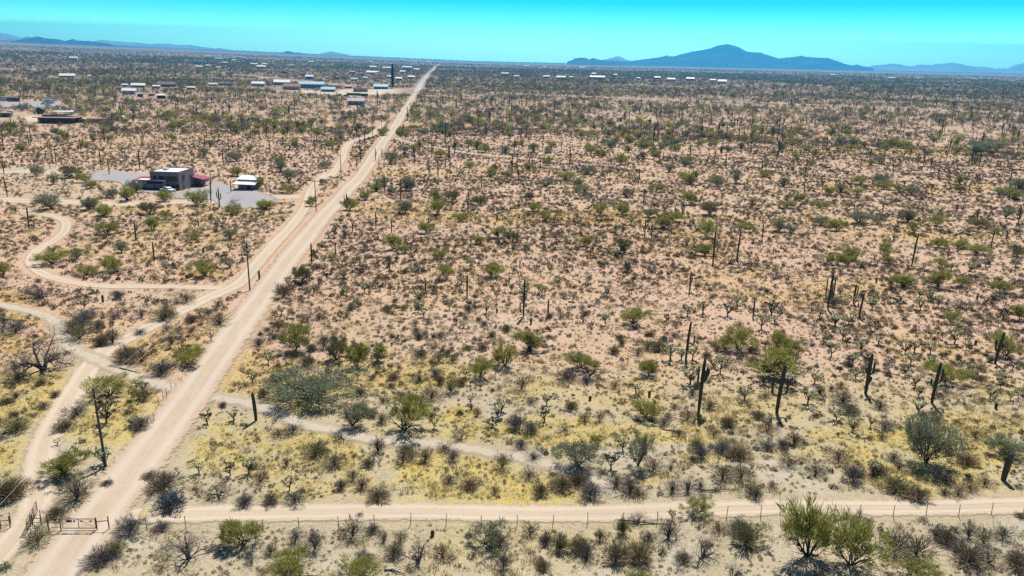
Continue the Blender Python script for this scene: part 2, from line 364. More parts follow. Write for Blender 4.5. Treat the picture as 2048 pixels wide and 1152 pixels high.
strip('', MM, 6.5 + 2.2 * sstep(250, 900, dm_) , M['road'], .075, 'dirt_road')
zz = .03
for k, (pp, w) in TRACKS.items():
    zz += .004
    P = resample(pts_w(pp), 1.0 if k not in ('far_cross_road', 'far_lane', 'sandy_streak') else 6)
    strip('', P, w * 1.35, M['wash'] if k.startswith('wash') or k in ('sandy_streak',) else M['track'], zz, 'wash' if k.startswith('wash') else 'dirt_track')
strip('', resample(pts_w(ROAD_FAR), 20), 9.5, M['asphalt'], .10, 'paved_road')
def flat_patch(poly, mat, z, nm):
    P = pts_w(poly); P2 = np.vstack([P, P[:1]])
    # dense fan grid over the polygon
    c = P.mean(0); R = resample(P2, 2.0); k = np.linspace(0, 1, 14)
    X = c[0] + (R[None, :, 0] - c[0]) * k[:, None]; Y = c[1] + (R[None, :, 1] - c[1]) * k[:, None]
    me = grid_mesh(nm, np.stack([X, Y, hgt(X, Y) + z], -1).reshape(-1, 3), len(k), len(R))
    fattr(me, 'across', np.repeat(k, len(R)))
    a = me.attributes.new('uvr', 'FLOAT_VECTOR', 'POINT'); a.data.foreach_set('vector', np.stack([X, Y, X * 0], -1).astype(np.float32).ravel())
    o = link(nm, me, mat); o['kind'] = 'structure'; return o
M['gravel'] = road_mat('grey yard gravel', (.27, .26, .27), (.31, .30, .31), (.29, .285, .30), (.36, .31, .27), .08)
for i, p in enumerate(YARDS): flat_patch(p, M['gravel'], .16 + i * .01, 'gravel_yard')
for i, p in enumerate(DIRT_YARDS): flat_patch(p, M['track'], .12 + i * .01, 'bare_yard')

# ------------------------------------------------------------------ where nothing may grow: 1 m raster
BX0, BY0, BN, BM = -700, 30, 1500, 1300
blocked = np.zeros((BN, BM), bool)
def block_disc(x, y, r):
    i0, j0 = int(x - BX0), int(y - BY0); q = int(r) + 1
    if i0 < q or j0 < 0 or i0 >= BN - q or j0 >= BM - q: return
    a = slice(max(0, i0 - q), i0 + q + 1); b = slice(max(0, j0 - q), j0 + q + 1)
    I, J = np.ogrid[a, b]; blocked[a, b] |= (I + BX0 + .5 - x) ** 2 + (J + BY0 + .5 - y) ** 2 < r * r
for q in MAINW: block_disc(q[0], q[1], 4.2)
for k, (P, w) in TRACKW.items():
    for q in P: block_disc(q[0], q[1], w * .55 + (1.1 if not k.startswith('wash') else .2))
def inpoly(x, y, P):
    r = np.zeros(np.shape(x), bool)
    for a, b in zip(P, np.roll(P, -1, 0)):
        c = ((a[1] > y) != (b[1] > y)) & (x < (b[0] - a[0]) * (y - a[1]) / (b[1] - a[1] + 1e-12) + a[0]); r ^= c
    return r
_I, _J = np.meshgrid(np.arange(BN) + BX0 + .5, np.arange(BM) + BY0 + .5, indexing='ij')
for p in YARDS + DIRT_YARDS: blocked |= inpoly(_I, _J, pts_w(p))
def is_blocked(x, y):
    i = np.floor(np.asarray(x) - BX0).astype(int); j = np.floor(np.asarray(y) - BY0).astype(int)
    ok = (i >= 0) & (i < BN) & (j >= 0) & (j < BM)
    return np.where(ok, blocked[np.clip(i, 0, BN - 1), np.clip(j, 0, BM - 1)], False)
# ------------------------------------------------------------------ mesh buffers
class Buf:
    def __init__(s): s.v = []; s.f = []; s.m = []; s.n = 0
    def add(s, V, Fc, mi=0):
        V = np.asarray(V, float); s.v.append(V)
        for f in Fc: s.f.append(tuple(int(i) + s.n for i in f)); s.m.append(mi)
        s.n += len(V)
    def tube(s, P, R, k=6, mi=0, cap=True, ribs=0):
        P = np.asarray(P, float); R = np.asarray(R, float) * np.ones(len(P))
        T = np.gradient(P, axis=0); T /= np.linalg.norm(T, axis=1)[:, None] + 1e-9
        a = np.array((1.0, 0, 0)) if abs(T[0][0]) < .8 else np.array((0, 1.0, 0)); V = []
        for i in range(len(P)):
            a = a - T[i] * (a @ T[i]); a /= np.linalg.norm(a) + 1e-9; b = np.cross(T[i], a)
            t = np.arange(k) / k * 2 * math.pi
            rr = R[i] * (1 + (0.10 * np.where(np.arange(k) % 2, 1, -1) if ribs else 0))
            V.append(P[i] + np.outer(np.cos(t) * rr, a) + np.outer(np.sin(t) * rr, b))
        V = np.vstack(V); Fc = []
        for i in range(len(P) - 1):
            for j in range(k):
                j2 = (j + 1) % k; Fc.append((i * k + j, i * k + j2, (i + 1) * k + j2, (i + 1) * k + j))
        if cap: Fc.append(tuple(range(k - 1, -1, -1))); Fc.append(tuple((len(P) - 1) * k + j for j in range(k)))
        s.add(V, Fc, mi)
    def blades(s, O, D, L, Wd, rng, mi=0, tip=.25):
        """thin tapered leaves: origins, directions, lengths, widths (n,)"""
        n = len(O); D = D / (np.linalg.norm(D, axis=1)[:, None] + 1e-9)
        S = np.cross(D, rng.normal(size=(n, 3))); S /= np.linalg.norm(S, axis=1)[:, None] + 1e-9
        L = L[:, None]; w = Wd[:, None] / 2; E = O + D * L + rng.normal(size=(n, 3)) * L * .08
        V = np.stack([O - S * w * .6, O + S * w * .6, O + D * L * .6 + S * w, E, O + D * L * .6 - S * w], 1).reshape(-1, 3)
        b = np.arange(n) * 5
        s.v.append(V)
        for q in b + s.n: s.f.append((q, q + 1, q + 2, q + 4)); s.f.append((q + 4, q + 2, q + 3)); s.m += [mi, mi]
        s.n += len(V)
    def mesh(s, name, mats):
        me = bpy.data.meshes.new(name); me.from_pydata(np.vstack(s.v).tolist(), [], s.f)
        for mm in mats: me.materials.append(mm)
        me.polygons.foreach_set('material_index', np.array(s.m, np.int32)); me.update(); return me
def box(b, c, sz, mi=0, rz=0.0):
    x, y, z = (v / 2 for v in sz); V = np.array([(i, j, k) for k in (-z, z) for j in (-y, y) for i in (-x, x)], float)
    ca, sa = math.cos(rz), math.sin(rz); V[:, :2] = np.stack([V[:, 0] * ca - V[:, 1] * sa, V[:, 0] * sa + V[:, 1] * ca], 1)
    b.add(V + np.array(c), [(0, 2, 3, 1), (4, 5, 7, 6), (0, 1, 5, 4), (2, 6, 7, 3), (0, 4, 6, 2), (1, 3, 7, 5)], mi)

# plants are built at their real size; every builder returns [(part name, mesh)] with base at the origin
def limb(b, rng, p, d, L, r, lev, tips, mi=0, k=5, droop=0.0, spread=.6, nb=3, wig=.22, minr=.008):
    n = 4; P = [np.array(p, float)]; dd = np.array(d, float); dd /= np.linalg.norm(dd)
    for i in range(n):
        dd = dd + rng.normal(size=3) * wig; dd[2] -= droop; dd /= np.linalg.norm(dd); P.append(P[-1] + dd * L / n)
    R = np.linspace(r, max(minr, r * .55), n + 1); b.tube(P, R, max(3, k), mi, cap=False)
    if lev == 0: tips.append((P[-1], dd)); return
    for i in range(nb):
        q = P[rng.integers(2, n + 1)] if i else P[-1]
        nd = dd + rng.normal(size=3) * spread; nd[2] += .12
        limb(b, rng, q, nd, L * rng.uniform(.55, .8), R[-1] * .85, lev - 1, tips, mi, k - 1, droop, spread, nb, wig, minr)
def make_tree(seed, w=4.2, h=3.4, leaf='palo', bark='bark', ncl=88, nbl=42, blen=.50, up=.6, trunk=.30, nst=6, open_=.25, bw=.042):
    rng = np.random.default_rng(seed); tb = Buf(); tips = []
    for i in range(nst):
        a = 2 * math.pi * (i + rng.uniform(-.3, .3)) / nst; tilt = rng.uniform(.35, 1.0)
        limb(tb, rng, (rng.normal() * .08, rng.normal() * .08, -.05), (math.cos(a) * tilt, math.sin(a) * tilt, 1), h * rng.uniform(.34, .5), .075 * h / 3.2, 2, tips, 0, 6, 0, .5)
    cb = Buf(); cl = []
    lob = [(rng.uniform(-.30, .30) * w, rng.uniform(-.30, .30) * w, rng.uniform(.36, .70) * h, rng.uniform(.22, .38)) for _ in range(8)]
    for k in range(ncl):
        lx, ly, lz, lr = lob[rng.integers(0, 8)]
        v = rng.normal(size=3); v /= np.linalg.norm(v); q = rng.uniform(.35, 1) ** .5
        c = np.array((lx + v[0] * lr * w * q, ly + v[1] * lr * w * q, lz + v[2] * lr * h * q * .85))
        if c[2] < h * .10: c[2] = h * rng.uniform(.12, .4)
        cl.append(c)
    cl = np.array(cl)
    O = np.repeat(cl, nbl, 0) + rng.normal(size=(ncl * nbl, 3)) * np.array((.075, .075, .065)) * w * .55
    rad = O - np.array((0, 0, h * .25)); rad /= np.linalg.norm(rad, axis=1)[:, None] + 1e-9
    D = rad * .8 + np.array((0, 0, up)) + rng.normal(size=O.shape) * .45
    O[:, 2] = np.maximum(O[:, 2], .12)
    n = len(O); cb.blades(O, D, rng.uniform(.5, 1.3, n) * blen, rng.uniform(.6, 1.5, n) * bw, rng)
    # woody rays reaching into the crown
    for c in cl[::4]:
        s0 = np.array((c[0] * .25, c[1] * .25, h * .12)); mid = (s0 + c) / 2 + rng.normal(size=3) * .12
        tb.tube([s0, mid, c], [.03, .02, .008], 3, 0, cap=False)
    return [('trunk', tb.mesh('trunk', [M[bark]])), ('crown', cb.mesh('crown', [M[leaf]]))]
def make_dead(seed, w=4, h=3.2, lev=4, twigs=500, mat='dead', nst=6, droop=.03, rad=.10, white=False):
    rng = np.random.default_rng(seed); tb = Buf(); tips = []
    for i in range(nst):
        a = 2 * math.pi * (i + rng.uniform(-.3, .3)) / nst; tilt = rng.uniform(.3, 1.2) * w / 4
        limb(tb, rng, (rng.normal() * .08, rng.normal() * .08, -.05), (math.cos(a) * tilt, math.sin(a) * tilt, 1), h * .40, rad, lev - 1, tips, 0, 6, droop, .6, 3, .25)
    T = np.array([t[0] for t in tips]); D = np.array([t[1] for t in tips])
    res = [('trunk', tb.mesh('trunk', [M[mat]]))]
    if twigs:
        cb = Buf(); i = rng.integers(0, len(T), twigs)
        O = T[i] + rng.normal(size=(twigs, 3)) * .18
        cb.blades(O, D[i] + rng.normal(size=(twigs, 3)) * .7, rng.uniform(.25, .7, twigs), rng.uniform(.010, .022, twigs), rng)
        res.append(('crown', cb.mesh('crown', [M['purple' if mat == 'dead' else mat]])))
    return res
def make_shrub(seed, w=1.6, h=1.3, mat='twig', n=1400, bw=.020, dens=1.0, low=.55, stems=16):
    rng = np.random.default_rng(seed); b = Buf(); n = int(n * dens)
    a = rng.uniform(0, 2 * math.pi, n); t = np.arccos(rng.uniform(.12, 1, n)) * rng.uniform(.75, 1, n)
    D = np.stack([np.cos(a) * np.sin(t), np.sin(a) * np.sin(t), np.cos(t)], 1)
    lob = 1 + .28 * np.sin(a * 3 + seed) * np.sin(t * 2) + .15 * np.sin(a * 7 + seed * 2)
    R = np.stack([np.full(n, w / 2), np.full(n, w / 2), np.full(n, h)], 1) * lob[:, None]
    q = rng.uniform(.04, .85, n) ** low
    O = D * R * q[:, None] * np.where(t[:, None] > .6, 1.15, 1); O[:, 2] = np.maximum(O[:, 2], .02)
    D2 = D + rng.normal(size=(n, 3)) * .28 + np.array((0, 0, .25))
    b.blades(O, D2, rng.uniform(.20, .36, n) * h, rng.uniform(.6, 1.5, n) * bw, rng, 0)
    for i in range(stems):
        a_ = rng.uniform(0, 6.28); t_ = rng.uniform(.05, .9); e = np.array((math.cos(a_) * math.sin(t_) * w * .5, math.sin(a_) * math.sin(t_) * w * .5, math.cos(t_) * h * rng.uniform(.7, 1.12)))
        b.tube([(0, 0, -.02), e * .5 + rng.normal(size=3) * .03, e], [.02, .013, .006], 3, 1, cap=False)
    return [('bush', b.mesh('bush', [M[mat], M['bark']]))]
def make_bursage(seed, n=230, w=.8, h=.42, bw=.03, mat='burs'):
    rng = np.random.default_rng(seed); b = Buf()
    a = rng.uniform(0, 2 * math.pi, n); t = np.arccos(rng.uniform(.05, 1, n))
    D = np.stack([np.cos(a) * np.sin(t), np.sin(a) * np.sin(t), np.cos(t)], 1)
    R = np.array((w / 2, w / 2, h * 1.15)) * rng.uniform(.25, .9, n)[:, None] * (1 + .2 * np.sin(a * 4 + seed))[:, None]
    O = D * R; b.blades(O, D + rng.normal(size=(n, 3)) * .35, rng.uniform(.10, .2, n) * w / .8, rng.uniform(.7, 1.4, n) * bw, rng)
    return [('bush', b.mesh('bush', [M[mat]]))]
def make_cholla(seed, h=1.9, w=1.6, nj=170, dark=False):
    rng = np.random.default_rng(seed); tb = Buf(); jb = Buf(); ends = []
    P = [np.array((0, 0, -.05)), np.array((rng.normal() * .05, rng.normal() * .05, h * .22)), np.array((rng.normal() * .08, rng.normal() * .08, h * .40))]
    tb.tube(P, [.085, .07, .06], 6, 0)
    for i in range(8):
        a = 2 * math.pi * i / 8 + rng.uniform(-.3, .3); e1 = P[rng.integers(1, 3)]
        m1 = e1 + np.array((math.cos(a) * w * .18, math.sin(a) * w * .18, h * .16)); e2 = e1 + np.array((math.cos(a) * w * rng.uniform(.25, .42), math.sin(a) * w * rng.uniform(.25, .42), h * rng.uniform(.28, .48)))
        tb.tube([e1, m1, e2], [.05, .042, .035], 5, 0)
        for k in range(3):
            e3 = e2 + np.array((rng.normal() * .2 * w * .5, rng.normal() * .2 * w * .5, h * rng.uniform(.05, .16))); tb.tube([e2, (e2 + e3) / 2 + rng.normal(size=3) * .02, e3], [.034, .03, .028], 4, 0); ends.append(e3)
    for k in range(nj):
        e = ends[rng.integers(0, len(ends))]; d = rng.normal(size=3) * .7 + np.array((0, 0, .35)); d /= np.linalg.norm(d)
        o = e + rng.normal(size=3) * .06; L = rng.uniform(.13, .26)
        jb.tube([o, o + d * L * .3, o + d * L * .75, o + d * L], [.026, .056, .050, .02], 5, 0)
    return [('trunk', tb.mesh('trunk', [M['chtrunk']])), ('crown', jb.mesh('crown', [M['chtrunk' if dark else 'joint']]))]
def make_saguaro(h, arms=(), r=.24, lean=(0, 0), top=.85, k=16):
    """arms: (start height as share, azimuth, reach m, tip height as share)"""
    t = np.linspace(0, 1, 11); z = t * h
    prof = r * np.interp(t, [0, .12, .5, .82, .94, .985, 1], [.80, .92, 1.08, .98, top, .55, .18])
    P = np.stack([lean[0] * h * t ** 1.6, lean[1] * h * t ** 1.6, z], 1); P[0, 2] = -.12
    P = np.vstack([P[:-1], P[-1] - (0, 0, .10), P[-1]]); prof = np.append(prof[:-1], [r * .6, r * .12])
    b = Buf(); b.tube(P, prof, k, 0, True, True)
    res = [('trunk', b.mesh('trunk', [M['saguaro']]))]
    for (s, a, reach, tipz) in arms:
        z0 = s * h; bx, by = lean[0] * h * s ** 1.6, lean[1] * h * s ** 1.6; ca, sa = math.cos(a), math.sin(a); zt = tipz * h
        rise = min(.45, max(.05, (zt - z0) * .4))
        A = [(bx, by, z0), (bx + ca * reach * .55, by + sa * reach * .55, z0 + .02), (bx + ca * reach * .9, by + sa * reach * .9, z0 + rise * .5), (bx + ca * reach, by + sa * reach, z0 + rise)]
        for q in (.35, .7, .93, 1): A.append((bx + ca * reach * 1.03, by + sa * reach * 1.03, z0 + rise + (zt - z0 - rise) * q))
        ar = r * .66; b = Buf(); b.tube(A, [ar * .7, ar * .8, ar * .92, ar, ar * 1.05, ar, ar * .7, ar * .15], 12, 0, True, True)
        res.append(('arm', b.mesh('arm', [M['saguaro']])))
    return res
def joined(parts, name):
    b = Buf(); mats = []
    for _, me in parts:
        base = len(mats); mats += list(me.materials)
        b.add([tuple(v.co) for v in me.vertices], [tuple(p.vertices) for p in me.polygons], 0)
        for i, p in enumerate(me.polygons): b.m[-len(me.polygons) + i] = base + p.material_index
    return b.mesh(name, mats)

PI = math.pi
PROTO = {
 'palo': [make_tree(11), make_tree(12, 4.4, 3.0, nst=5), make_tree(13, 3.8, 3.8, nst=7, up=.75), make_tree(14, 4.6, 3.2, 'palo', ncl=66), make_tree(15, 4.6, 2.8, nst=8, up=.3, ncl=70), make_tree(16, 3.6, 3.4, nst=4, up=.9, ncl=60), make_tree(17, 4.2, 3.0, nst=9, up=.5, ncl=54, blen=.62), make_tree(18, 4.8, 3.3, nst=6, up=.45, ncl=78)],
 'drab': [make_tree(21, 4.2, 3.2, 'drab', ncl=80, nbl=44), make_tree(22, 4.0, 3.5, 'drab', ncl=70, nbl=44)],
 'iron': [make_tree(31, 5.2, 3.0, 'iron', ncl=120, up=.15, blen=.42, nst=7), make_tree(32, 5.0, 3.8, 'iron', ncl=86, up=.2, blen=.4), make_tree(33, 4.6, 3.4, 'iron', ncl=72, up=.2, blen=.4), make_tree(34, 4.8, 3.0, 'iron', ncl=60, up=.1, blen=.45, nst=8), make_tree(35, 4.4, 3.6, 'iron', ncl=50, up=.3, blen=.5)],
 'dead': [make_dead(41, twigs=900), make_dead(42, 4.4, 3.0, twigs=1300), make_dead(43, 3.6, 3.6, twigs=600)],
 'shrub': [make_shrub(51), make_shrub(52, 1.7, 1.2, 'twig'), make_shrub(53, 1.5, 1.5, 'rust'), make_shrub(54, 1.8, 1.2, 'purple'), make_shrub(55, 1.6, 1.3, 'twig', 600), make_shrub(56, 1.5, 1.1, 'drab'), make_shrub(57, 1.6, 1.2, 'purple', 800), make_shrub(58, 1.9, 1.0, 'rust', 700), make_shrub(59, 1.3, 1.5, 'twig', 600, stems=30), make_shrub(60, 1.8, 1.3, 'purple', 450, stems=40), make_shrub(50, 1.7, 1.1, 'drab', 700)],
 'burs': [make_bursage(61), make_bursage(62, 170, .9, .4), make_bursage(63, 120, .7, .45), make_bursage(64, 130, .8, .4, mat='purple')],
 'cholla': [make_cholla(71), make_cholla(72, 2.1, 1.8, 130), make_cholla(73, 1.6, 1.5, 90), make_cholla(74, 2.2, 1.5, 100), make_cholla(75, 1.8, 1.9, 70), make_cholla(76, 1.7, 1.5, 60, True)],
 'saguaro': [make_saguaro(5.5, r=.165), make_saguaro(5.5, [(.45, 0.3, .5, .72)], .165), make_saguaro(5.5, [(.42, 0, .5, .75), (.5, PI, .5, .85)], .17), make_saguaro(5.5, [(.35, .2, .7, .8), (.42, PI + .3, .7, .92), (.5, 1.5, .6, .8), (.4, -1.4, .6, .7)], .175), make_saguaro(5.5, r=.16, lean=(.05, 0)), make_saguaro(5.5, [(.55, PI, .45, .68)], .165, (-.03, .02))],
}
# lighter builds of the same plants for the distance
LOD = {
 'palo': [joined(make_tree(111, 4.2, 3.2, ncl=34, nbl=9, bw=.11, blen=.6, nst=3), 'p'), joined(make_tree(112, 4.4, 3.0, ncl=30, nbl=9, bw=.11, blen=.6, nst=3), 'p')],
 'iron': [joined(make_tree(131, 4.8, 3.2, 'fargrey', ncl=34, nbl=9, up=.15, bw=.12, blen=.5, nst=3), 'p'), joined(make_tree(132, 4.4, 2.8, 'purple', ncl=24, nbl=9, up=.15, bw=.10, blen=.5, nst=3), 'p')],
 'shrub': [make_shrub(151, n=140, bw=.05, stems=4)[0][1], make_shrub(152, 1.7, 1.1, 'rust', 80, .05, stems=3)[0][1], make_shrub(153, 1.6, 1.1, 'purple', 80, .05, stems=3)[0][1], make_shrub(154, 1.6, 1.2, 'drab', 80, .05, stems=3)[0][1]],
 'burs': [make_bursage(161, 80, bw=.06)[0][1], make_bursage(162, 80, .9, .45, .06)[0][1], make_bursage(163, 70, .8, .45, .06, 'rust')[0][1], make_bursage(164, 70, .8, .45, .06)[0][1]],
 'cholla': [joined(make_cholla(171, nj=40), 'c'), joined(make_cholla(172, 1.7, 1.6, 36), 'c')],
 'saguaro': [joined(make_saguaro(5.5, r=.17, k=8), 's'), joined(make_saguaro(5.5, [(.42, 0, .6, .75), (.5, PI, .6, .85)], .17, k=8), 's')],
 'grass': [],
}
def make_grass(seed, n=16, w=.5, h=.18, mat='straw'):
    rng = np.random.default_rng(seed); b = Buf()
    O = np.stack([rng.normal(size=n) * w * .4, rng.normal(size=n) * w * .4, np.zeros(n)], 1)
    D = rng.normal(size=(n, 3)) * .7; D[:, 2] = 1
    b.blades(O, D, rng.uniform(.6, 1.4, n) * h, rng.uniform(.02, .05, n), rng); return b.mesh('tuft', [M[mat]])
LOD['grass'] = [make_grass(1), make_grass(2, 22, .7, .14), make_grass(3, 12, .4, .24), make_grass(4, 40, .55, .34, 'tan'), make_grass(5, 30, .5, .26, 'tan')]
# ------------------------------------------------------------------ the far settlement; pieces read one by one from the photo
WH, CR, BL, GR, TN, RD, DK, LB = (.74, .74, .72), (.66, .58, .44), (.14, .30, .48), (.34, .35, .37), (.42, .33, .26), (.28, .11, .08), (.05, .05, .05), (.40, .52, .60)
FH = [(622,176,48,9,BL,LB,'long pale blue warehouse with an open dark bay','gable','warehouse'),(655,184,27,6,BL,LB,'low blue shed before the long warehouse','flat','shed'),(618,159,19,6,BL,WH,'blue box building with white roof behind the warehouse','flat','shed'),(604,152,13,3,RD,RD,'small dark red barn left of the blue box building','flat','barn'),
 (582,180,32,8,TN,RD,'tan house with red-brown roof left of the warehouse','gable','house'),(562,171,31,7,TN,WH,'house with broad white roof among green trees','gable','house'),(515,173,24,6,LB,WH,'pale blue trailer house with a dark carport','flat','trailer'),(451,171,28,5,GR,GR,'long low grey house at the plain edge','flat','house'),(425,172,16,4,CR,CR,'cream low shed next to the long grey house','flat','shed'),
 (522,141,20,4,GR,WH,'grey shed in the second row of far houses','flat','shed'),(508,135,16,2,WH,CR,'cream flat-roofed far house','flat','house'),(529,135,11,2,WH,WH,'small white far shed','flat','shed'),(438,128,19,3,BL,LB,'blue-roofed far barn','flat','barn'),(477,125,13,5,CR,TN,'beige two-storey far house','flat','house'),(489,126,8,5,LB,LB,'pale green far tank building','flat','shed'),(468,129,9,2,WH,WH,'white hut below the beige far house','flat','shed'),(416,124,12,4,CR,CR,'cream far house at the left of its row','flat','house'),
 (394,135,21,4,BL,BL,'row of blue far sheds','flat','shed'),(398,140,13,2,WH,WH,'white strip roof below the blue sheds','flat','shed'),(416,140,10,4,LB,WH,'pale cyan box house','flat','house'),(437,141,9,2,WH,WH,'white roof right of the pale cyan house','flat','shed'),(450,135,12,4,TN,CR,'tan far house beyond the cyan one','flat','house'),(384,179,10,3,TN,WH,'small white-roofed hut in the scrub','flat','shed'),(583,138,11,3,DK,TN,'dark far shed above the red barn','flat','shed'),(549,119,7,2,WH,LB,'tiny pale blue roof near the skyline','flat','house'),(568,149,13,3,DK,DK,'dark low hut on the far sandy strip','flat','shed'),
 (720,184,28,8,TN,RD,'red-brown low building in the sandy yard','flat','shed'),(696,176,14,3,RD,TN,'narrow brown hut in the sandy yard','flat','shed'),(761,179,27,6,BL,LB,'bright blue building by the dark tower','flat','shed'),(706,191,27,5,(.16,.18,.12),(.2,.22,.15),'olive green barn below the sandy yard','flat','barn'),(728,192,14,5,DK,DK,'black shed right of the olive barn','flat','shed'),(711,210,32,9,(.26,.25,.29),(.36,.35,.38),'lilac grey house among green trees by the road','flat','house'),(742,150,23,4,CR,WH,'long white roof left of the dark tower','gable','house'),(752,148,12,3,WH,WH,'white hut behind the long white roof','flat','shed'),
 (805,148,13,4,CR,WH,'white far house right of the tower','gable','house'),(814,140,23,4,LB,WH,'wide white far building near the road','flat','house'),(773,141,21,3,TN,CR,'cream long far roof','flat','house'),(746,138,15,2,TN,WH,'white far roof above the settlement','flat','house'),(833,142,14,2,TN,CR,'cream roof close to the far road','flat','house'),(822,158,16,4,TN,WH,'white roof house beside the grey road','flat','house'),(797,161,16,4,TN,WH,'white roof house right of the tower foot','gable','house'),(779,157,12,4,LB,WH,'white house behind the tower','flat','house'),(753,163,13,3,BL,BL,'small blue roof left of the tower','flat','shed'),(730,158,10,3,LB,WH,'pale blue roofed hut','flat','shed'),(708,162,16,4,LB,LB,'blue-green tent-like roof','gable','shed'),(704,149,14,4,GR,(.3,.28,.36),'violet-grey far house','gable','house'),
 (622,132,13,4,LB,(.45,.62,.6),'teal-roofed far house','gable','house'),(662,119,10,2,TN,CR,'cream roof close to the skyline','flat','house'),(803,124,12,2,TN,CR,'cream barn high on the plain','flat','barn'),(857,128,12,4,CR,CR,'sand-coloured house left of the vanishing road','gable','house'),(831,128,5,3,WH,WH,'tiny white hut near the vanishing road','flat','shed'),(741,129,8,2,TN,WH,'tiny far roof above the tower','flat','house'),(619,121,7,2,WH,WH,'tiny white roof near the left skyline','flat','house'),(599,120,10,2,BL,LB,'tiny blue roof near the left skyline','flat','house'),
 (1195,160,36,7,TN,(.74,.66,.52),'big cream warehouse beyond the open desert','gable','warehouse'),(1165,137,15,3,TN,WH,'white roof above the cream warehouse','flat','house'),(1188,150,11,3,TN,WH,'small white roof just behind the cream warehouse','flat','house'),(1231,152,9,3,TN,WH,'white box right of the cream warehouse','flat','house'),(1315,159,15,4,TN,CR,'flat-roofed house right of the cream warehouse','flat','house'),(1343,161,19,3,GR,LB,'grey-blue long shed','flat','shed'),(1381,161,20,4,TN,CR,'beige long house','flat','house'),(1426,164,13,4,CR,WH,'pale cottage at the end of the far row','gable','house'),(1445,167,16,5,LB,WH,'blue-white house at the right end of the far row','gable','house'),(1122,158,21,4,TN,WH,'low white-roofed house left of the cream warehouse','flat','house'),(1093,157,15,4,BL,LB,'blue far barn','flat','barn'),(1142,157,9,3,TN,WH,'white hut between blue barn and cream warehouse','flat','shed'),
 (1053,134,15,2,CR,WH,'thin white roof far right of the road','flat','house'),(1010,150,17,3,TN,CR,'cream roof right of the road','flat','house'),(1033,155,12,3,WH,WH,'white cottage right of the road','gable','house'),(1089,136,8,2,WH,WH,'speck of a white roof on the plain','flat','house'),(1277,160,8,4,TN,CR,'small beige cube house','flat','house'),
 (1666,152,10,4,CR,WH,'lone white house under the mountain end','gable','house'),(1783,159,17,3,CR,WH,'long white barn alone on the right plain','flat','barn'),(1936,159,9,5,CR,WH,'cream house near the right edge','flat','house'),(1950,161,8,3,CR,WH,'white annex right of the cream house','flat','shed'),(1526,138,6,3,WH,WH,'white roof at the foot of the peak','flat','house'),(1633,141,6,2,WH,CR,'cream roof at the mountain foot','flat','house'),
 (147,130,18,5,CR,WH,'white-roofed house high on the left plain','flat','house'),(131,155,33,4,TN,WH,'long white-roofed stable on the left plain','flat','stable'),(178,155,6,3,WH,WH,'white hut right of the long stable','flat','shed'),(256,189,25,8,LB,WH,'pale teal house with white roof in the left scrub','gable','house'),(279,194,9,6,DK,GR,'dark hut right of the pale teal house','gable','shed'),(321,197,15,7,DK,WH,'black-walled barn with white roof','gable','barn'),(302,193,10,4,TN,TN,'tan hut between dark hut and black barn','gable','shed'),(274,175,25,4,TN,WH,'long white-roofed house behind the teal one','flat','house'),(312,177,13,3,TN,WH,'white flat hut in the left scrub','flat','shed'),(378,179,9,3,TN,WH,'pale hut left of the cream low shed','flat','shed'),(330,174,32,5,(.14,.11,.10),(.17,.13,.12),'dark brown long barn','gable','barn'),(249,174,10,2,TN,WH,'small white roof left of the long house','flat','shed')]

_hb = []
for a in FH + [(785, 178, 8, 8), (110, 246, 70, 20), (8, 234, 30, 9), (50, 206, 110, 9)]:
    x, y = (float(v) for v in unproj(a[0], a[1])); w = a[2] / float(pxm(x, y)); r = math.hypot(x, y)
    # keep what stands before a house down to the open ground the photo shows there
    _hb.append((x, y, r, w * .55 + 3, min(.42 * r, (70 + .02 * r)) if a[2] >= 9 else 45))
_FARP = pts_w(ROAD_FAR); _CR = pts_w(TRACKS['far_cross_road'][0])
def clear_far(x, y, trees=True):
    ok = np.ones(len(x), bool)
    if not len(x): return ok
    for hx, hy, r, w, L in _hb:
        ux, uy = hx / r, hy / r; al = x * ux + y * uy; la = np.abs(x * uy - y * ux)
        ok &= ~((la < w) & (al > r - (L if trees else 9)) & (al < r + 12))
    ok &= dist_poly(x, y, _FARP) > 9
    ok &= dist_poly(x, y, _CR) > 8 + .01 * np.hypot(x, y)
    return ok
# ------------------------------------------------------------------ placing plants
THINGS = []     # (object, kind word, x, y, description)
ITEMS = []      # placed by hand: kind, variant, px, py, w px, h px
def base_size(kind, i):
    zs = [v.co for _, me in PROTO[kind][i] for v in me.vertices]
    a = np.array([tuple(z) for z in zs]); lo = np.percentile(a, 1, 0); hi = np.percentile(a, 99, 0)
    return (hi[0] - lo[0] + hi[1] - lo[1]) / 2, hi[2]
BS = {k: [base_size(k, i) for i in range(len(v))] for k, v in PROTO.items()}
def put_parts(parts, name, x, y, sx, sz, rz, tilt=(0, 0)):
    z = float(hgt(x, y)) - .03
    if len(parts) == 1:
        o = bpy.data.objects.new(name, parts[0][1]); C.objects.link(o)
    else:
        o = bpy.data.objects.new(name, None); o.empty_display_size = .3; C.objects.link(o)
        for nm, me in parts:
            c = bpy.data.objects.new(nm, me); C.objects.link(c); c.parent = o
    o.location = (x, y, z); o.scale = (sx, sx, sz); o.rotation_euler = (tilt[0], tilt[1], rz)
    return o
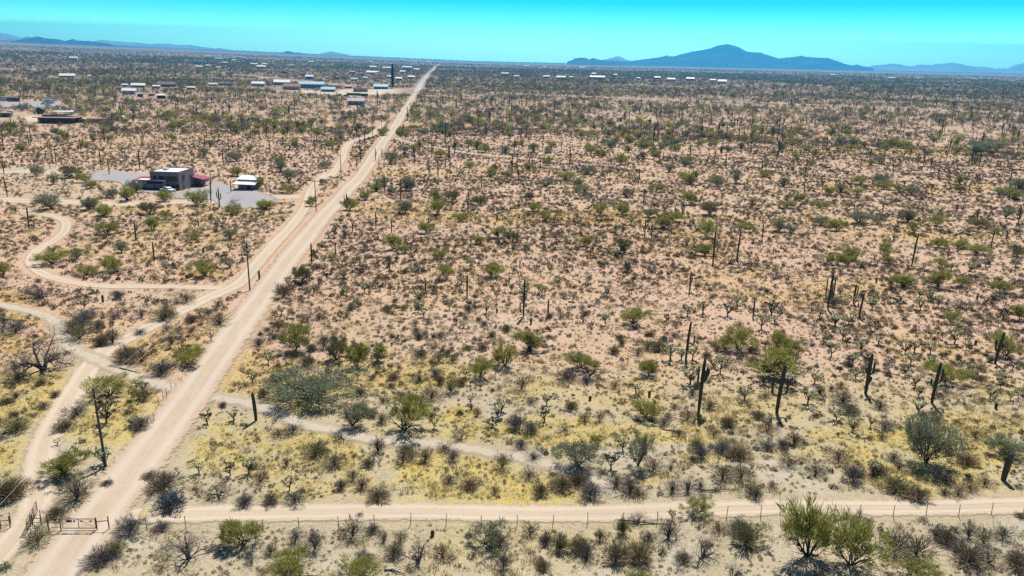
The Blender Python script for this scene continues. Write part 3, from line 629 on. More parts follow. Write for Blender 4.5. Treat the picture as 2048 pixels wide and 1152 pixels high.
KIND = {'palo': ('palo_verde_tree', 'palo verde', 'palo verde trees scattered over the desert'), 'drab': ('palo_verde_tree', 'palo verde', 'palo verde trees scattered over the desert'),
 'iron': ('ironwood_tree', 'ironwood', 'ironwood trees scattered over the desert'), 'dead': ('dead_tree', 'dead tree', 'bare dead trees'),
 'shrub': ('shrub', 'shrub', 'dry twiggy shrubs'), 'burs': ('bursage_bush', 'bursage', 'low bursage bushes'),
 'cholla': ('cholla_cactus', 'cholla', 'chain fruit chollas'), 'saguaro': ('saguaro_cactus', 'saguaro', 'saguaro cacti standing over the scrub')}
LOOK = {'palo': ['olive green palo verde', 'broad green palo verde', 'tall green palo verde', 'loose green palo verde', 'flat-topped green palo verde', 'upright green palo verde', 'ragged green palo verde', 'full green palo verde'], 'drab': ['thin brownish palo verde', 'sparse khaki palo verde'],
 'iron': ['grey-green ironwood', 'blue-grey ironwood', 'dusty ironwood', 'low spreading ironwood', 'thin open ironwood'], 'dead': ['bare dark dead tree', 'spreading dead tree', 'leafless upright dead tree'],
 'shrub': ['grey-brown twiggy shrub', 'dry brown shrub', 'reddish dry shrub', 'violet-grey shrub', 'thin brown shrub', 'greenish dry shrub', 'dark grey shrub', 'low rusty shrub', 'upright brown shrub', 'wiry violet shrub', 'low khaki shrub'],
 'burs': ['low grey bursage', 'flat grey bursage', 'small rounded bursage', 'violet-grey bursage'],
 'cholla': ['pale-tipped cholla', 'wide pale cholla', 'small pale cholla', 'tall pale cholla', 'thin cholla', 'dark withered cholla'],
 'saguaro': ['plain saguaro column', 'one-armed saguaro', 'two-armed saguaro', 'many-armed saguaro', 'leaning saguaro', 'short-armed saguaro']}
rngP = np.random.default_rng(7)
def place(kind, i, x, y, w, h, rz=None, tilt=(0, 0)):
    """w, h in metres"""
    bw, bh = BS[kind][i]; rz = rngP.uniform(0, 6.28) if rz is None else rz
    sx = w / bw if kind != 'saguaro' else max(.75, min(1.25, (h / 5.5) ** .4)); sz = h / bh
    o = put_parts(PROTO[kind][i], KIND[kind][0], x, y, sx, sz, rz, tilt)
    THINGS.append((o, kind, x, y, LOOK[kind][i])); return o
def hand(kind, px, py, wpx, hpx, i=None, rz=None, over=None):
    x, y = (float(v) for v in unproj(px, py)); s = float(pxm(x, y)); v = vert(x, y)
    if kind in ('saguaro', 'cholla'):
        h = hpx / s / v; w = (wpx or hpx * .85) / s
        if kind == 'cholla': h = min(2.6, max(.7, (hpx - .25 * hpx) / s / v + .2)); w = max(.9, w)
    else:
        w = wpx / s; dep = math.sin(math.atan2(CAMH, math.hypot(x, y)))
        h = max((.42 if w < 8 else .30) * w, (hpx / s - .55 * w * dep) / v); 
        # the crown's front hides the base: the foot stands a little farther than the lowest pixel
        d = math.hypot(x, y); k = 1 + .30 * w / d; x *= k; y *= k
    i = int(rngP.integers(0, len(PROTO[kind]))) if i is None else i
    o = place(kind, i, x, y, w, h, rz)
    block_disc(x, y, max(.7, w * .42) if kind != 'saguaro' else .8)
    HANDXY[kind].append((x, y)); return o
HANDXY = {k: [] for k in KIND}

# palo verdes and ironwoods (x, y of the foot, width, height in photo pixels)
G = [(808,868,90,86),(592,706,58,62),(672,722,48,52),(712,733,42,52),(755,722,36,40),(1060,706,56,48),(1010,738,50,56),(962,760,46,48),(1160,738,54,42),(1297,750,40,36),(1265,650,60,42),
 (1476,700,74,60),(1448,697,40,34),(1553,700,44,48),(1590,722,52,54),(1535,754,96,68),(2010,716,58,52),(1890,772,80,52),(1904,648,45,30),(2040,640,34,34),
 (1195,893,26,26),(1290,838,54,46),(1396,1034,62,46),(1610,1130,98,136),(1700,1152,116,126),(1820,1165,90,42),(580,1152,92,62),(722,1168,96,56),(487,1098,78,66),(130,962,84,62),(222,802,96,52),(378,736,60,46),(1279,1160,44,24),
 (104,531,62,34),(172,553,42,26),(222,546,46,36),(411,556,48,38),(389,481,34,20),(214,467,38,26),(306,457,36,28),(297,427,38,26),(330,438,26,18),(330,404,32,24),(395,412,40,34),(326,376,25,16),(147,359,42,26),(172,368,30,22),(183,378,26,18),(530,418,36,24),(514,378,22,28),(475,353,30,20),(8,556,46,30),
 (605,570,40,36),(732,400,24,22),(700,421,32,26),(875,433,34,32),(922,447,28,20),(903,404,28,24),(958,412,30,20),(855,468,32,24),(789,502,36,34),(808,510,26,20),(1022,490,34,24),(994,480,28,24),(961,491,28,18),(893,560,32,32),(983,556,46,32),(883,521,28,22),(664,524,26,14),(583,387,40,20),(531,415,30,16),(622,412,20,22),(646,370,18,12),
 (1133,362,38,18),(1156,377,22,20),(1311,385,30,18),(1199,432,28,26),(1244,432,32,26),(1342,446,36,22),(1419,430,34,28),(1414,474,44,38),(1480,463,42,24),(1172,494,26,22),(1250,505,32,32),(1410,510,26,26),(1436,365,28,16),(1241,330,24,22),(1504,408,22,14),(1060,401,18,16),(1067,424,28,18),(1120,432,22,14),(1255,396,28,18),
 (1675,461,38,24),(1816,444,36,26),(1872,452,38,26),(1828,466,26,24),(1878,493,36,22),(1917,494,36,18),(1953,507,44,24),(1958,455,42,18),(1995,466,28,16),(1639,416,32,18),(1600,401,26,20),(1572,416,34,16),(1722,367,38,18),(1767,377,34,20),(2014,388,32,16),(1714,387,24,14),(1797,379,20,14),(1919,384,22,14),(1661,528,28,24),(1694,532,36,26),(1722,535,20,14),(1778,527,28,18),(1808,574,50,30),(1875,574,40,38),(1922,574,28,24),(2000,588,42,26),(2036,513,28,24),(1883,532,28,20),(1781,296,34,20),(1740,330,22,12),(880,313,26,14),(940,334,26,14),(766,272,24,16),(836,300,30,14),(1010,352,22,10),(1700,300,24,12)]
for (x, y, w, h) in G:
    k = 'palo' if rngP.random() < .82 or w > 56 else 'drab'; hand(k, x, y, w, h)
B = [(625,818,178,64),(1848,938,100,112),(2010,918,74,48),(1156,938,88,66),(1276,935,52,76),(705,857,58,58),(970,1095,86,66),(8,1146,30,20),(460,483,26,26),(460,537,34,24),(244,507,22,24),(154,518,40,26),(272,385,30,26),(225,394,26,20),(811,430,30,28),(782,388,20,20),(1296,438,30,20),(1472,367,32,30),(1558,460,40,30),(1583,464,24,16),(1716,446,50,26),(1755,448,32,20),(1640,449,30,20),(2011,435,32,24),(1667,610,32,26),
 (1950,308,62,30),(1992,302,42,24),(1682,292,34,20),(1706,295,26,20),(310,246,0,0),(268,226,26,14),(700,235,26,14),(725,233,26,14),(860,238,20,14),(930,240,22,12)]
for (x, y, w, h) in B:
    if w: hand('iron', x, y, w, h, i=(0 if w > 150 else None))
for (x, y, w, h, i) in [(91,757,112,104,1),(380,1136,110,88,2),(86,604,62,46,1),(10,664,40,44,0),(922,880,46,24,0),(838,1128,62,74,2),(1406,1118,74,62,0),(1462,1160,52,48,2),(1275,1046,54,22,0),(440,996,54,46,1),(1908,1116,76,58,1),(1975,1135,60,44,0),(26,988,46,48,2),(1130,862,36,16,0),(1430,985,30,10,0),(722,1120,40,36,2),(505,1128,40,30,1),(685,884,50,30,1),(1706,862,30,28,0),(1758,946,16,34,2),(1718,1040,18,30,2),(1352,1074,14,24,2),(237,640,22,26,2),(75,600,30,26,1),(465,420,34,32,1)]:
    hand('dead', x, y, w, h, i=i)
SH = [(330,988,56,42),(156,1010,50,48),(117,1042,36,20),(78,1097,46,42),(263,1080,50,28),(205,1138,54,34),(232,1122,34,30),(705,1077,44,44),(630,1101,38,44),(591,1083,28,28),(542,1107,28,24),(768,1083,24,26),(802,1080,26,24),(789,1112,32,30),(885,1117,40,36),(734,1130,42,30),(527,1145,22,14),
 (635,914,44,28),(669,937,44,28),(756,906,28,32),(737,934,24,20),(812,903,26,18),(806,927,30,32),(824,918,26,24),(851,922,28,30),(888,901,28,22),(906,919,28,28),(1005,932,32,36),(706,963,28,28),(724,979,28,26),(758,1002,38,28),(682,979,20,22),(940,974,32,20),(898,963,28,20),(990,982,22,20),(542,1008,30,24),(591,1008,42,28),(573,932,20,20),(586,870,32,24),(557,875,30,22),(521,966,34,28),(490,1012,30,28),(720,1030,14,10),
 (1057,953,36,24),(1081,984,28,28),(1125,974,40,26),(1180,992,42,36),(1305,945,36,30),(1232,975,40,34),(1260,984,36,34),(1276,992,36,26),(1344,987,34,32),(1375,987,34,34),(1341,940,18,16),(1203,945,20,14),(1445,963,44,38),(1482,963,50,38),(1500,996,44,26),(1401,916,26,28),(1393,893,26,18),(1443,906,38,20),(1476,916,42,22),(1042,893,28,18),(1068,916,30,18),(1060,1067,34,32),(1091,1083,24,26),(1120,1096,30,36),(1160,1100,40,36),(1174,1116,40,40),(1232,1120,42,44),(1279,1120,46,42),(1245,1060,20,32),(1336,1078,44,46),(1435,1067,42,28),(1490,1096,52,50),(1478,1070,40,30),(1086,1135,26,24),(1200,1073,18,26),(1297,1075,26,22),(1008,1135,30,36),(1000,1090,40,30),(1366,1120,30,24),
 (1576,934,38,28),(1631,950,42,28),(1677,926,48,30),(1706,964,36,38),(1790,988,50,34),(1834,1004,38,32),(1754,948,32,20),(1797,942,30,14),(1883,969,34,24),(1939,988,34,20),(1966,977,34,22),(1888,993,22,16),(1931,934,36,26),(1786,923,28,18),(1588,886,28,26),(1535,897,28,18),(1950,881,42,16),(1763,881,22,18),(1544,974,16,14),(1511,1001,26,30),(1915,998,32,14),(1785,1120,60,56),(1830,1126,62,54),(1870,1084,34,34),(1890,1092,34,34),(1935,1082,34,36),(1965,1092,34,36),(2003,1084,40,34),(1935,1138,60,46),(2030,1145,44,40),(2040,1040,18,12),
 (1760,817,30,20),(1685,805,42,30),(1698,829,34,22),(1682,770,18,14),(1535,864,42,22),(1516,834,26,16),(1770,861,36,18),(1043,783,28,32),(1229,775,24,20),(1172,767,28,20),(1135,762,34,16),(1062,810,26,18),(1031,858,34,32),(1062,866,30,26),(1375,838,34,30),(1336,835,24,18),(1419,814,30,22),(1427,869,30,22),(1456,848,30,22),(1276,710,24,18),(1295,700,34,24),(1318,702,32,24),(1143,819,22,18),(1200,843,18,24),(1169,843,22,20),(1328,848,22,18),(1350,812,20,14),
 (842,715,26,18),(878,726,30,24),(906,728,22,18),(803,796,28,20),(766,804,20,16),(787,757,22,14),(863,799,42,24),(902,786,30,36),(923,772,18,16),(615,733,28,24),(558,663,28,24),(639,642,22,16),(608,642,24,16),(647,697,30,34),(568,601,32,28),(634,590,18,14),(527,793,18,18),(553,770,26,24),(519,697,34,18),(840,600,20,14),(745,757,16,12),
 (34,676,44,30),(150,670,40,30),(161,688,50,40),(170,650,40,26),(203,697,26,22),(226,692,30,32),(255,729,40,34),(285,731,44,34),(325,752,40,30),(292,801,38,30),(34,749,24,14),(39,775,40,18),(112,801,16,14),(34,806,28,12),(89,825,24,18),(281,861,34,30),(156,840,42,26),(130,866,34,24),(255,830,18,14),(36,869,40,24),(344,694,28,20),(357,671,26,16),(281,674,22,14),(333,645,42,26),(284,640,26,22),(331,624,20,14),(237,598,22,16),(198,661,22,18),(417,637,22,16),(440,658,42,30),(385,650,26,16),(385,671,20,16),(228,642,22,14),(10,1010,60,50),(40,995,50,36),(355,612,14,8),(375,611,34,24),(300,960,24,16),(215,975,20,12)]
for (x, y, w, h) in SH: hand('shrub', x, y, w * 1.28, h * 1.15)
CH = [(1616,803,37),(1577,768,38),(1591,756,36),(1527,763,30),(1630,760,28),(1711,752,24),(1663,709,34),(1685,677,32),(1698,645,27),(1671,648,28),(1757,688,29),(1810,709,36),(1821,730,26),(1860,706,28),(1909,685,38),(1861,672,20),(1885,677,18),(1933,698,22),(1741,658,24),(1841,617,30),(1877,610,28),(1523,656,36),(1543,629,35),(1594,598,20),(1640,633,24),(1646,664,20),(1979,800,26),(2024,741,20),(2003,768,28),(2035,800,24),(2019,805,20),(2000,780,26),(1706,862,32),
 (1381,763,46),(1441,742,40),(1094,810,26),(1089,841,28),(1272,783,28),(1003,820,30),(1406,625,32),(1375,630,28),(1456,632,30),(1474,617,30),(1246,606,22),(1341,716,40),(1363,716,28),(1385,716,30),(505,764,30),(537,726,26),(660,751,32),(941,770,17),(960,778,14),(868,851,24),(941,804,20),(996,830,32),(756,669,18),(680,640,16),(899,617,24),(938,612,20),(837,625,26),(693,596,22),(759,586,20),(730,591,22),(563,630,20),(912,645,16),
 (210,933,42),(398,943,26),(460,948,30),(497,943,34),(213,846,42),(423,684,27),(415,846,30),(579,978,32),(1246,899,36),(1223,933,36),(1746,945,30),(1345,1034,20),(116,893,14),(545,555,0)]
for (x, y, h) in CH:
    if h: hand('cholla', x, y, h * .85, h)
# saguaros: (x, y of the foot, y of the top, build)
SG = [(1506,635,601,0),(1096,631,597,0),(1379,584,543,1),(934,593,547,0),(851,586,564,0),(671,511,485,0),(779,542,514,0),(705,467,450,0),(752,458,426,1),(783,467,441,0),(801,401,360,1),(769,380,347,0),(754,382,357,0),(694,420,387,3),(936,429,385,2),(858,356,321,2),(876,357,317,0),(900,344,308,0),(891,340,317,0),(990,349,324,3),(963,376,347,0),(714,339,316,1),(721,325,298,0),(758,337,319,0),(751,321,296,1),(764,319,298,0),
 (1040,530,520,0),(1018,567,553,0),(1426,522,460,1),(1474,517,461,4),(1524,480,447,0),(1289,474,437,1),(1303,475,444,0),(1364,437,404,2),(1350,426,412,0),(1201,430,407,0),(1287,410,378,1),(1385,360,336,0),(1278,364,339,0),(1335,333,316,0),(1080,343,317,0),(1058,333,313,0),(1126,351,333,0),(1451,336,314,0),(1488,380,362,0),(1522,353,321,1),(1824,529,464,4),(1983,489,458,4),(2012,480,460,0),(2036,450,410,2),(1608,382,357,0),(1644,383,366,0),(1572,412,390,0),(1708,419,402,0),(1765,425,407,0),(1808,375,358,0),(1862,385,365,0),(1785,346,325,0),(1876,358,331,0),(1897,369,342,1),(1937,386,364,0),(2017,399,382,0),(1955,436,415,0),(1911,428,406,1),
 (58,455,410,4),(272,478,440,1),(309,524,485,0),(439,414,374,2),(422,404,360,4),(462,382,357,0),(397,453,437,0),(219,351,322,0),(113,332,298,0),(8,346,317,3),(287,330,314,0),(624,532,490,1),(540,309,283,0),(579,304,284,0),(806,275,253,0),(891,283,243,1),(970,282,248,0),(58,291,262,0),(162,301,276,1),(245,316,296,0),(30,260,240,0),(118,257,240,0),(496,205,184,1)]
for (x, y, t, i) in SG: hand('saguaro', x, y, 0, y - t, i, rz=rngP.uniform(-.5, .5))
def landmark_saguaro(px, py, top, arms, r=.25, lean=(0, 0), look=''):
    x, y = (float(v) for v in unproj(px, py)); h = (py - top) / float(pxm(x, y)) / vert(x, y)
    o = put_parts(make_saguaro(h, arms, r, lean), 'saguaro_cactus', x, y, 1, 1, 0); block_disc(x, y, 1)
    THINGS.append((o, 'saguaro', x, y, look, True)); HANDXY['saguaro'].append((x, y)); return o
landmark_saguaro(1398, 815, 711, [(.52, PI + .2, .55, .86), (.55, .1, .55, .84), (.50, 1.4, .5, .72), (.56, -1.2, .5, .80), (.62, .5, .95, .78)], .20, (.03, 0), 'tall candelabra saguaro with five upright arms')
landmark_saguaro(1554, 821, 726, [(.36, PI, .95, .66), (.38, .2, .95, .70)], .22, (.06, 0), 'big saguaro with two long arms curving up like a pitchfork')
landmark_saguaro(1732, 781, 701, [(.50, PI + .4, .55, .68), (.48, .1, .6, .80), (.28, .3, .5, .42)], .22, (.02, 0), 'stocky saguaro with three arms on bare pink soil')
landmark_saguaro(1864, 803, 722, [(.42, PI, .6, .60), (.50, .2, .75, .84)], .20, (.05, 0), 'saguaro with arms before a yellow-green palo verde')
landmark_saguaro(1990, 728, 664, [(.40, PI, .5, .62), (.45, 2.4, .5, .75), (.50, .1, .5, .66)], .19, (.10, 0), 'leaning saguaro with short arms beside a palo verde')
landmark_saguaro(1719, 630, 581, [(.40, PI, .5, .62)], .15, (.07, 0), 'leaning saguaro with one short low arm')
landmark_saguaro(1707, 603, 565, [(.5, 0, .5, .85)], .15, (.03, 0), 'slim saguaro with one long arm')
landmark_saguaro(1656, 613, 540, [(.28, PI, .7, .88), (.30, 0, .7, .86), (.35, 1.2, .6, .75), (.33, -1.3, .6, .7)], .17, (.03, 0), 'clustered saguaro of five tall close stems')
landmark_saguaro(1372, 716, 640, [(.35, .1, .95, .62)], .17, (.05, 0), 'saguaro with one long arm reaching out')
landmark_saguaro(1047, 630, 554, [(.10, PI, .6, .38), (.26, 0, .45, .36)], .16, (.01, 0), 'tall saguaro with one low side arm')
landmark_saguaro(512, 839, 783, [], .18, (-.06, 0), 'lone armless saguaro pole by the sandy wash')
landmark_saguaro(2006, 963, 908, [], .28, (.10, 0), 'thick short saguaro column under a pale tree')
for (px, py, t) in [(1991,819,807),(1802,598,590),(1951,688,679),(1954,597,589),(1062,645,632),(1299,787,775),(1308,811,794),(1180,799,790),(865,1066,1055),(942,487,478),(994,444,436),(857,444,437),(654,561,551),(206,605,590),(519,561,542),(407,507,495),(125,365,356),(754,422,415),(1753,561,550),(1686,476,471),(994,622,614)]:
    landmark_saguaro(px, py, t, [], .17, (0, 0), 'young stub of a saguaro')
    THINGS[-1] = THINGS[-1][:5]

# ------------------------------------------------------------------ random fill
def cand(n, r0, r1, seed, a0=-.84, a1=.80):
    rng = np.random.default_rng(seed); r = np.sqrt(rng.uniform(r0 * r0, r1 * r1, n)); a = rng.uniform(a0, a1, n)
    x, y = r * np.sin(a), r * np.cos(a); px, py = proj(x, y); ok = (px > -420) & (px < 2470) & (py < 1560)
    return x[ok], y[ok], px[ok], py[ok], rng
AREA = lambda r0, r1: .5 * 1.64 * (r1 * r1 - r0 * r0)
def scatter(kind, r0, r1, dens, seed, fn=None, avoid=None):
    n = int(AREA(r0, r1) * dens); x, y, px, py, rng = cand(n, r0, r1, seed)
    p = np.ones(len(x)) if fn is None else fn(x, y, px, py)
    ok = (rng.random(len(x)) < p) & ~is_blocked(x, y)
    x, y = x[ok], y[ok]; ok = clear_far(x, y, kind != '' or seed in (204, 205))
    return x[ok], y[ok]
R_ = np.hypot
east = lambda x, y: sstep(-4, 2, x * 1.0 + (y - 60) * .078 + 30)
def f_burs(x, y, px, py):
    r = R_(x, y); cl = sstep(.30, .60, fbm(x / 4, y / 4, 77)); big = sstep(.28, .6, fbm(x / 30, y / 40, 78))
    d = np.interp(py, [300, 430, 560, 700, 800, 900, 1150], [.8, .9, 1, .8, .40, .22, .16])
    d = np.where(px < 560, d * .65, d); d = d * (1 - .75 * ell(px, py, PALE))
    return d * (.18 + .82 * cl) * (.25 + .75 * big)
bx, by = scatter('burs', 42, 520, .92, 101, f_burs)
sx_, sy_ = scatter('shrub', 42, 620, .068, 102, lambda x, y, px, py: (.15 + .85 * sstep(.42, .62, fbm(x / 14, y / 18, 55))) * np.interp(R_(x, y), [55, 90, 110, 200, 600], [.5, .4, .4, .75, 1]) * (1 - .8 * ell(px, py, PALE)))
def f_ch(x, y, px, py):
    return np.clip(.10 + .9 * sstep(.48, .62, fbm(x / 22, y / 26, 33)) + .9 * ell(px, py, [(1750, 650, 280, 70, 1), (640, 500, 110, 90, .9), (480, 480, 120, 60, .9), (350, 300, 300, 40, .9), (300, 340, 250, 20, .5), (1300, 600, 250, 50, .5)]) - .9 * (py > 860), 0, 1)
cx_, cy_ = scatter('cholla', 70, 520, .022, 103, f_ch)
px_, py_ = scatter('palo', 170, 620, .0042, 104, lambda x, y, px, py: (.15 + .85 * sstep(.45, .62, fbm(x / 60, y / 60, 12))) * np.interp(R_(x, y), [170, 300, 420], [.15, .45, 1]))
gx_, gy_ = scatter('saguaro', 110, 1300, .0026, 105, lambda x, y, px, py: np.interp(R_(x, y), [110, 250, 320, 500, 1300], [0, 0, .55, 1, .7]) * (.3 + .7 * sstep(.4, .6, fbm(x / 90, y / 90, 8))))
def far_from(x, y, kinds, d):
    H = np.array([p for k in kinds for p in HANDXY[k]]); ok = np.ones(len(x), bool)
    for hx, hy in H: ok &= R_(x - hx, y - hy) > d
    return ok
q = far_from(px_, py_, ('palo', 'iron'), 4.5); px_, py_ = px_[q], py_[q]
q = far_from(cx_, cy_, ('palo', 'iron', 'cholla'), 1.7); cx_, cy_ = cx_[q], cy_[q]
q = far_from(gx_, gy_, ('saguaro',), 5); gx_, gy_ = gx_[q], gy_[q]
q = far_from(sx_, sy_, ('palo', 'shrub'), 1.4); sx_, sy_ = sx_[q], sy_[q]
def inview(x, y):
    a, b = proj(x, y); return (a > 2) & (a < 2046) & (b < 1148)
N_IND = {'shrub': 300, 'burs': 300, 'cholla': 300, 'palo': 300, 'iron': 300, 'saguaro': 300}
def individuals(kind, x, y, dims):
    """the nearest ones become objects; returns the rest"""
    have = sum(1 for t in THINGS if t[1] == kind or (kind == 'palo' and t[1] == 'drab'))
    n = max(0, N_IND[kind] - have); vis = inview(x, y); d = R_(x, y) + np.where(vis, 0, 1e6)
    o = np.argsort(d); take = o[:n]; rest = o[n:]
    for i in take:
        w, h, v = dims(); place(kind, v, float(x[i]), float(y[i]), w, h)
    return x[rest], y[rest]
U = rngP.uniform
bx2, by2 = individuals('burs', bx, by, lambda: (U(.6, 1.1), U(.35, .6), int(rngP.integers(0, 4))))
sx2, sy2 = individuals('shrub', sx_, sy_, lambda: (U(.9, 2.1), U(.6, 1.3), int(rngP.integers(0, 11))))
cx2, cy2 = individuals('cholla', cx_, cy_, lambda: (U(1.0, 1.9), U(1.0, 2.1), int(rngP.integers(0, 6))))
isI = rngP.random(len(px_)) < .35
ix2, iy2 = individuals('iron', px_[isI], py_[isI], lambda: (U(3.5, 6.5), U(2.6, 4.4), int(rngP.integers(0, 5))))
px2, py2 = individuals('palo', px_[~isI], py_[~isI], lambda: (U(3.0, 5.6), U(2.4, 4.2), int(rngP.integers(0, 8))))
gx2, gy2 = individuals('saguaro', gx_, gy_, lambda: (0, U(3.2, 8.2), int(rngP.choice([0, 0, 0, 1, 2, 3, 4, 5]))))

# ------------------------------------------------------------------ what nobody could count: one object each, geometry-node instances
def stuff(name, label, sets, protos, seed):
    """sets: list of (x, y, scale lo, hi, proto indices)"""
    rng = np.random.default_rng(seed); X = []; S = []; I = []
    for (x, y, lo, hi, idx) in sets:
        n = len(x); z = hgt(x, y) - .03; X.append(np.stack([x, y, z], 1))
        s = rng.uniform(lo, hi, n); S.append(np.stack([s, s, s * rng.uniform(.75, 1.2, n)], 1)); I.append(rng.choice(idx, n))
    X = np.vstack(X); S = np.vstack(S); I = np.concatenate(I).astype(np.int32); n = len(X)
    me = bpy.data.meshes.new(name); me.vertices.add(n); me.vertices.foreach_set('co', X.astype(np.float32).ravel())
    a = me.attributes.new('scl', 'FLOAT_VECTOR', 'POINT'); a.data.foreach_set('vector', S.astype(np.float32).ravel())
    a = me.attributes.new('rot', 'FLOAT_VECTOR', 'POINT'); rt = np.zeros((n, 3)); rt[:, 2] = rng.uniform(0, 6.28, n); a.data.foreach_set('vector', rt.astype(np.float32).ravel())
    a = me.attributes.new('idx', 'INT', 'POINT'); a.data.foreach_set('value', I)
    o = link(name, me); o['kind'] = 'stuff'; o['label'] = label
    ng = bpy.data.node_groups.new(name, 'GeometryNodeTree')
    ng.interface.new_socket('Geometry', in_out='INPUT', socket_type='NodeSocketGeometry'); ng.interface.new_socket('Geometry', in_out='OUTPUT', socket_type='NodeSocketGeometry')
    N, L = ng.nodes, ng.links; gi = N.new('NodeGroupInput'); go = N.new('NodeGroupOutput'); iop = N.new('GeometryNodeInstanceOnPoints'); g2i = N.new('GeometryNodeGeometryToInstance')
    for k in reversed(range(len(protos))):
        po = bpy.data.objects.new(name + '_source', protos[k]); oi = N.new('GeometryNodeObjectInfo'); oi.inputs['Object'].default_value = po
        L.new(oi.outputs['Geometry'], g2i.inputs[0])
    def na(nm, ty):
        q = N.new('GeometryNodeInputNamedAttribute'); q.data_type = ty; q.inputs[0].default_value = nm; return q.outputs[0]
    L.new(gi.outputs[0], iop.inputs['Points']); L.new(g2i.outputs[0], iop.inputs['Instance']); iop.inputs['Pick Instance'].default_value = True
    L.new(na('idx', 'INT'), iop.inputs['Instance Index']); L.new(na('rot', 'FLOAT_VECTOR'), iop.inputs['Rotation']); L.new(na('scl', 'FLOAT_VECTOR'), iop.inputs['Scale'])
    L.new(iop.outputs[0], go.inputs[0])
    md = o.modifiers.new('scatter', 'NODES'); md.node_group = ng
    print('stuff', name, n); return o
# far country: sizes and spacing of plants seen edge-on
fx1, fy1 = scatter('', 470, 1300, .070, 201, lambda x, y, px, py: (.35 + .65 * sstep(.35, .6, fbm(x / 40, y / 60, 61))) * np.interp(R_(x, y), [470, 800, 1300], [1, .6, .4]))
fx2, fy2 = scatter('', 1200, 3200, .013, 202, lambda x, y, px, py: .35 + .65 * sstep(.35, .6, fbm(x / 120, y / 200, 62)))
fx3, fy3 = scatter('', 3100, 8000, .0011, 203, lambda x, y, px, py: .4 + .6 * sstep(.35, .6, fbm(x / 300, y / 500, 63)))
tx1, ty1 = scatter('', 480, 1500, .0085, 204, lambda x, y, px, py: (.25 + .75 * sstep(.42, .6, fbm(x / 90, y / 110, 64))) * np.interp(R_(x, y), [480, 650, 1500], [.8, 1, .7]) * (1 + .4 * sstep(-50, -200, x)))
tx2, ty2 = scatter('', 1500, 4500, .0024, 205, lambda x, y, px, py: .3 + .7 * sstep(.42, .6, fbm(x / 200, y / 300, 65)))
rngS = np.random.default_rng(5)
near = R_(bx2, by2) < 140
stuff('bursage_ground_cover', 'low grey bursage covering the open desert', [(bx2[near], by2[near], .55, 1.35, [0, 1, 2, 3]), (bx2[~near], by2[~near], .6, 1.5, [4, 5, 6, 7])], [p[0][1] for p in PROTO['burs']] + LOD['burs'], 1)
stuff('desert_undergrowth', 'brown and grey brush spreading away to the horizon', [(sx2, sy2, .45, 1.1, [0, 1, 2, 3]), (fx1, fy1, .7, 1.7, [0, 1, 2, 3]), (fx2, fy2, 1.2, 2.6, [0, 1, 2, 3]), (fx3, fy3, 2.2, 4.5, [0, 2, 3])], LOD['shrub'], 2)
half = rngS.random(len(tx1)) < .36; half2 = rngS.random(len(tx2)) < .25
stuff('palo_verde_woods', 'green palo verdes merging into distant scrub', [(px2, py2, .75, 1.3, [0, 1]), (tx1[half], ty1[half], .8, 1.6, [0, 1]), (tx2[half2], ty2[half2], 1.2, 2.4, [0, 1])], LOD['palo'], 3)
stuff('ironwood_woods', 'grey-green ironwoods merging into distant scrub', [(ix2, iy2, .8, 1.3, [0, 1]), (tx1[~half], ty1[~half], .8, 1.6, [0, 1]), (tx2[~half2], ty2[~half2], 1.2, 2.4, [0, 1])], LOD['iron'], 4)
stuff('cholla_undergrowth', 'pale cholla thickets in the middle distance', [(cx2, cy2, .5, 1.1, [0, 1])], LOD['cholla'], 5)
stuff('saguaro_woods', 'saguaro columns too far away to count', [(gx2, gy2, .7, 1.5, [0, 0, 1])], LOD['saguaro'], 6)
# dry litter: tiny dark tufts and twigs all over the near soil
lx_, ly_ = scatter('', 42, 230, 2.6, 401, lambda x, y, px, py: (.2 + .8 * sstep(.35, .6, fbm(x / 2.5, y / 2.5, 91))) * np.interp(R_(x, y), [52, 110, 230], [1, .8, .35]) * (1 - .6 * ell(px, py, PALE)))
stuff('litter', 'dry twigs and low dead tufts over the soil', [(lx_, ly_, .22, .6, [0, 1, 2, 3])], LOD['burs'], 8)
# yellow annual grass where the photo shows it
n = int(AREA(52, 240) * 4.0); x, y, a_, b_, rg = cand(n, 52, 240, 301); yv, _ = masks(x, y)
ok = (rg.random(len(x)) < yv ** 1.5 * np.interp(R_(x, y), [50, 120, 240], [1, .8, .3])) & ~is_blocked(x, y)
stuff('yellow_grass', 'yellow dried grass and flowers over the soil', [(x[ok], y[ok], .5, 1.4, [0, 1, 2])], LOD['grass'][:3], 7)
ax, ay = scatter('', 42, 300, .9, 402, lambda x, y, px, py: sstep(.45, .65, fbm(x / 6, y / 6, 92)) * np.interp(R_(x, y), [52, 130, 300], [1, .7, .4]))
stuff('dry_grass', 'bleached dry grass clumps between the bushes', [(ax, ay, .6, 1.6, [0, 1])], LOD['grass'][3:], 9)
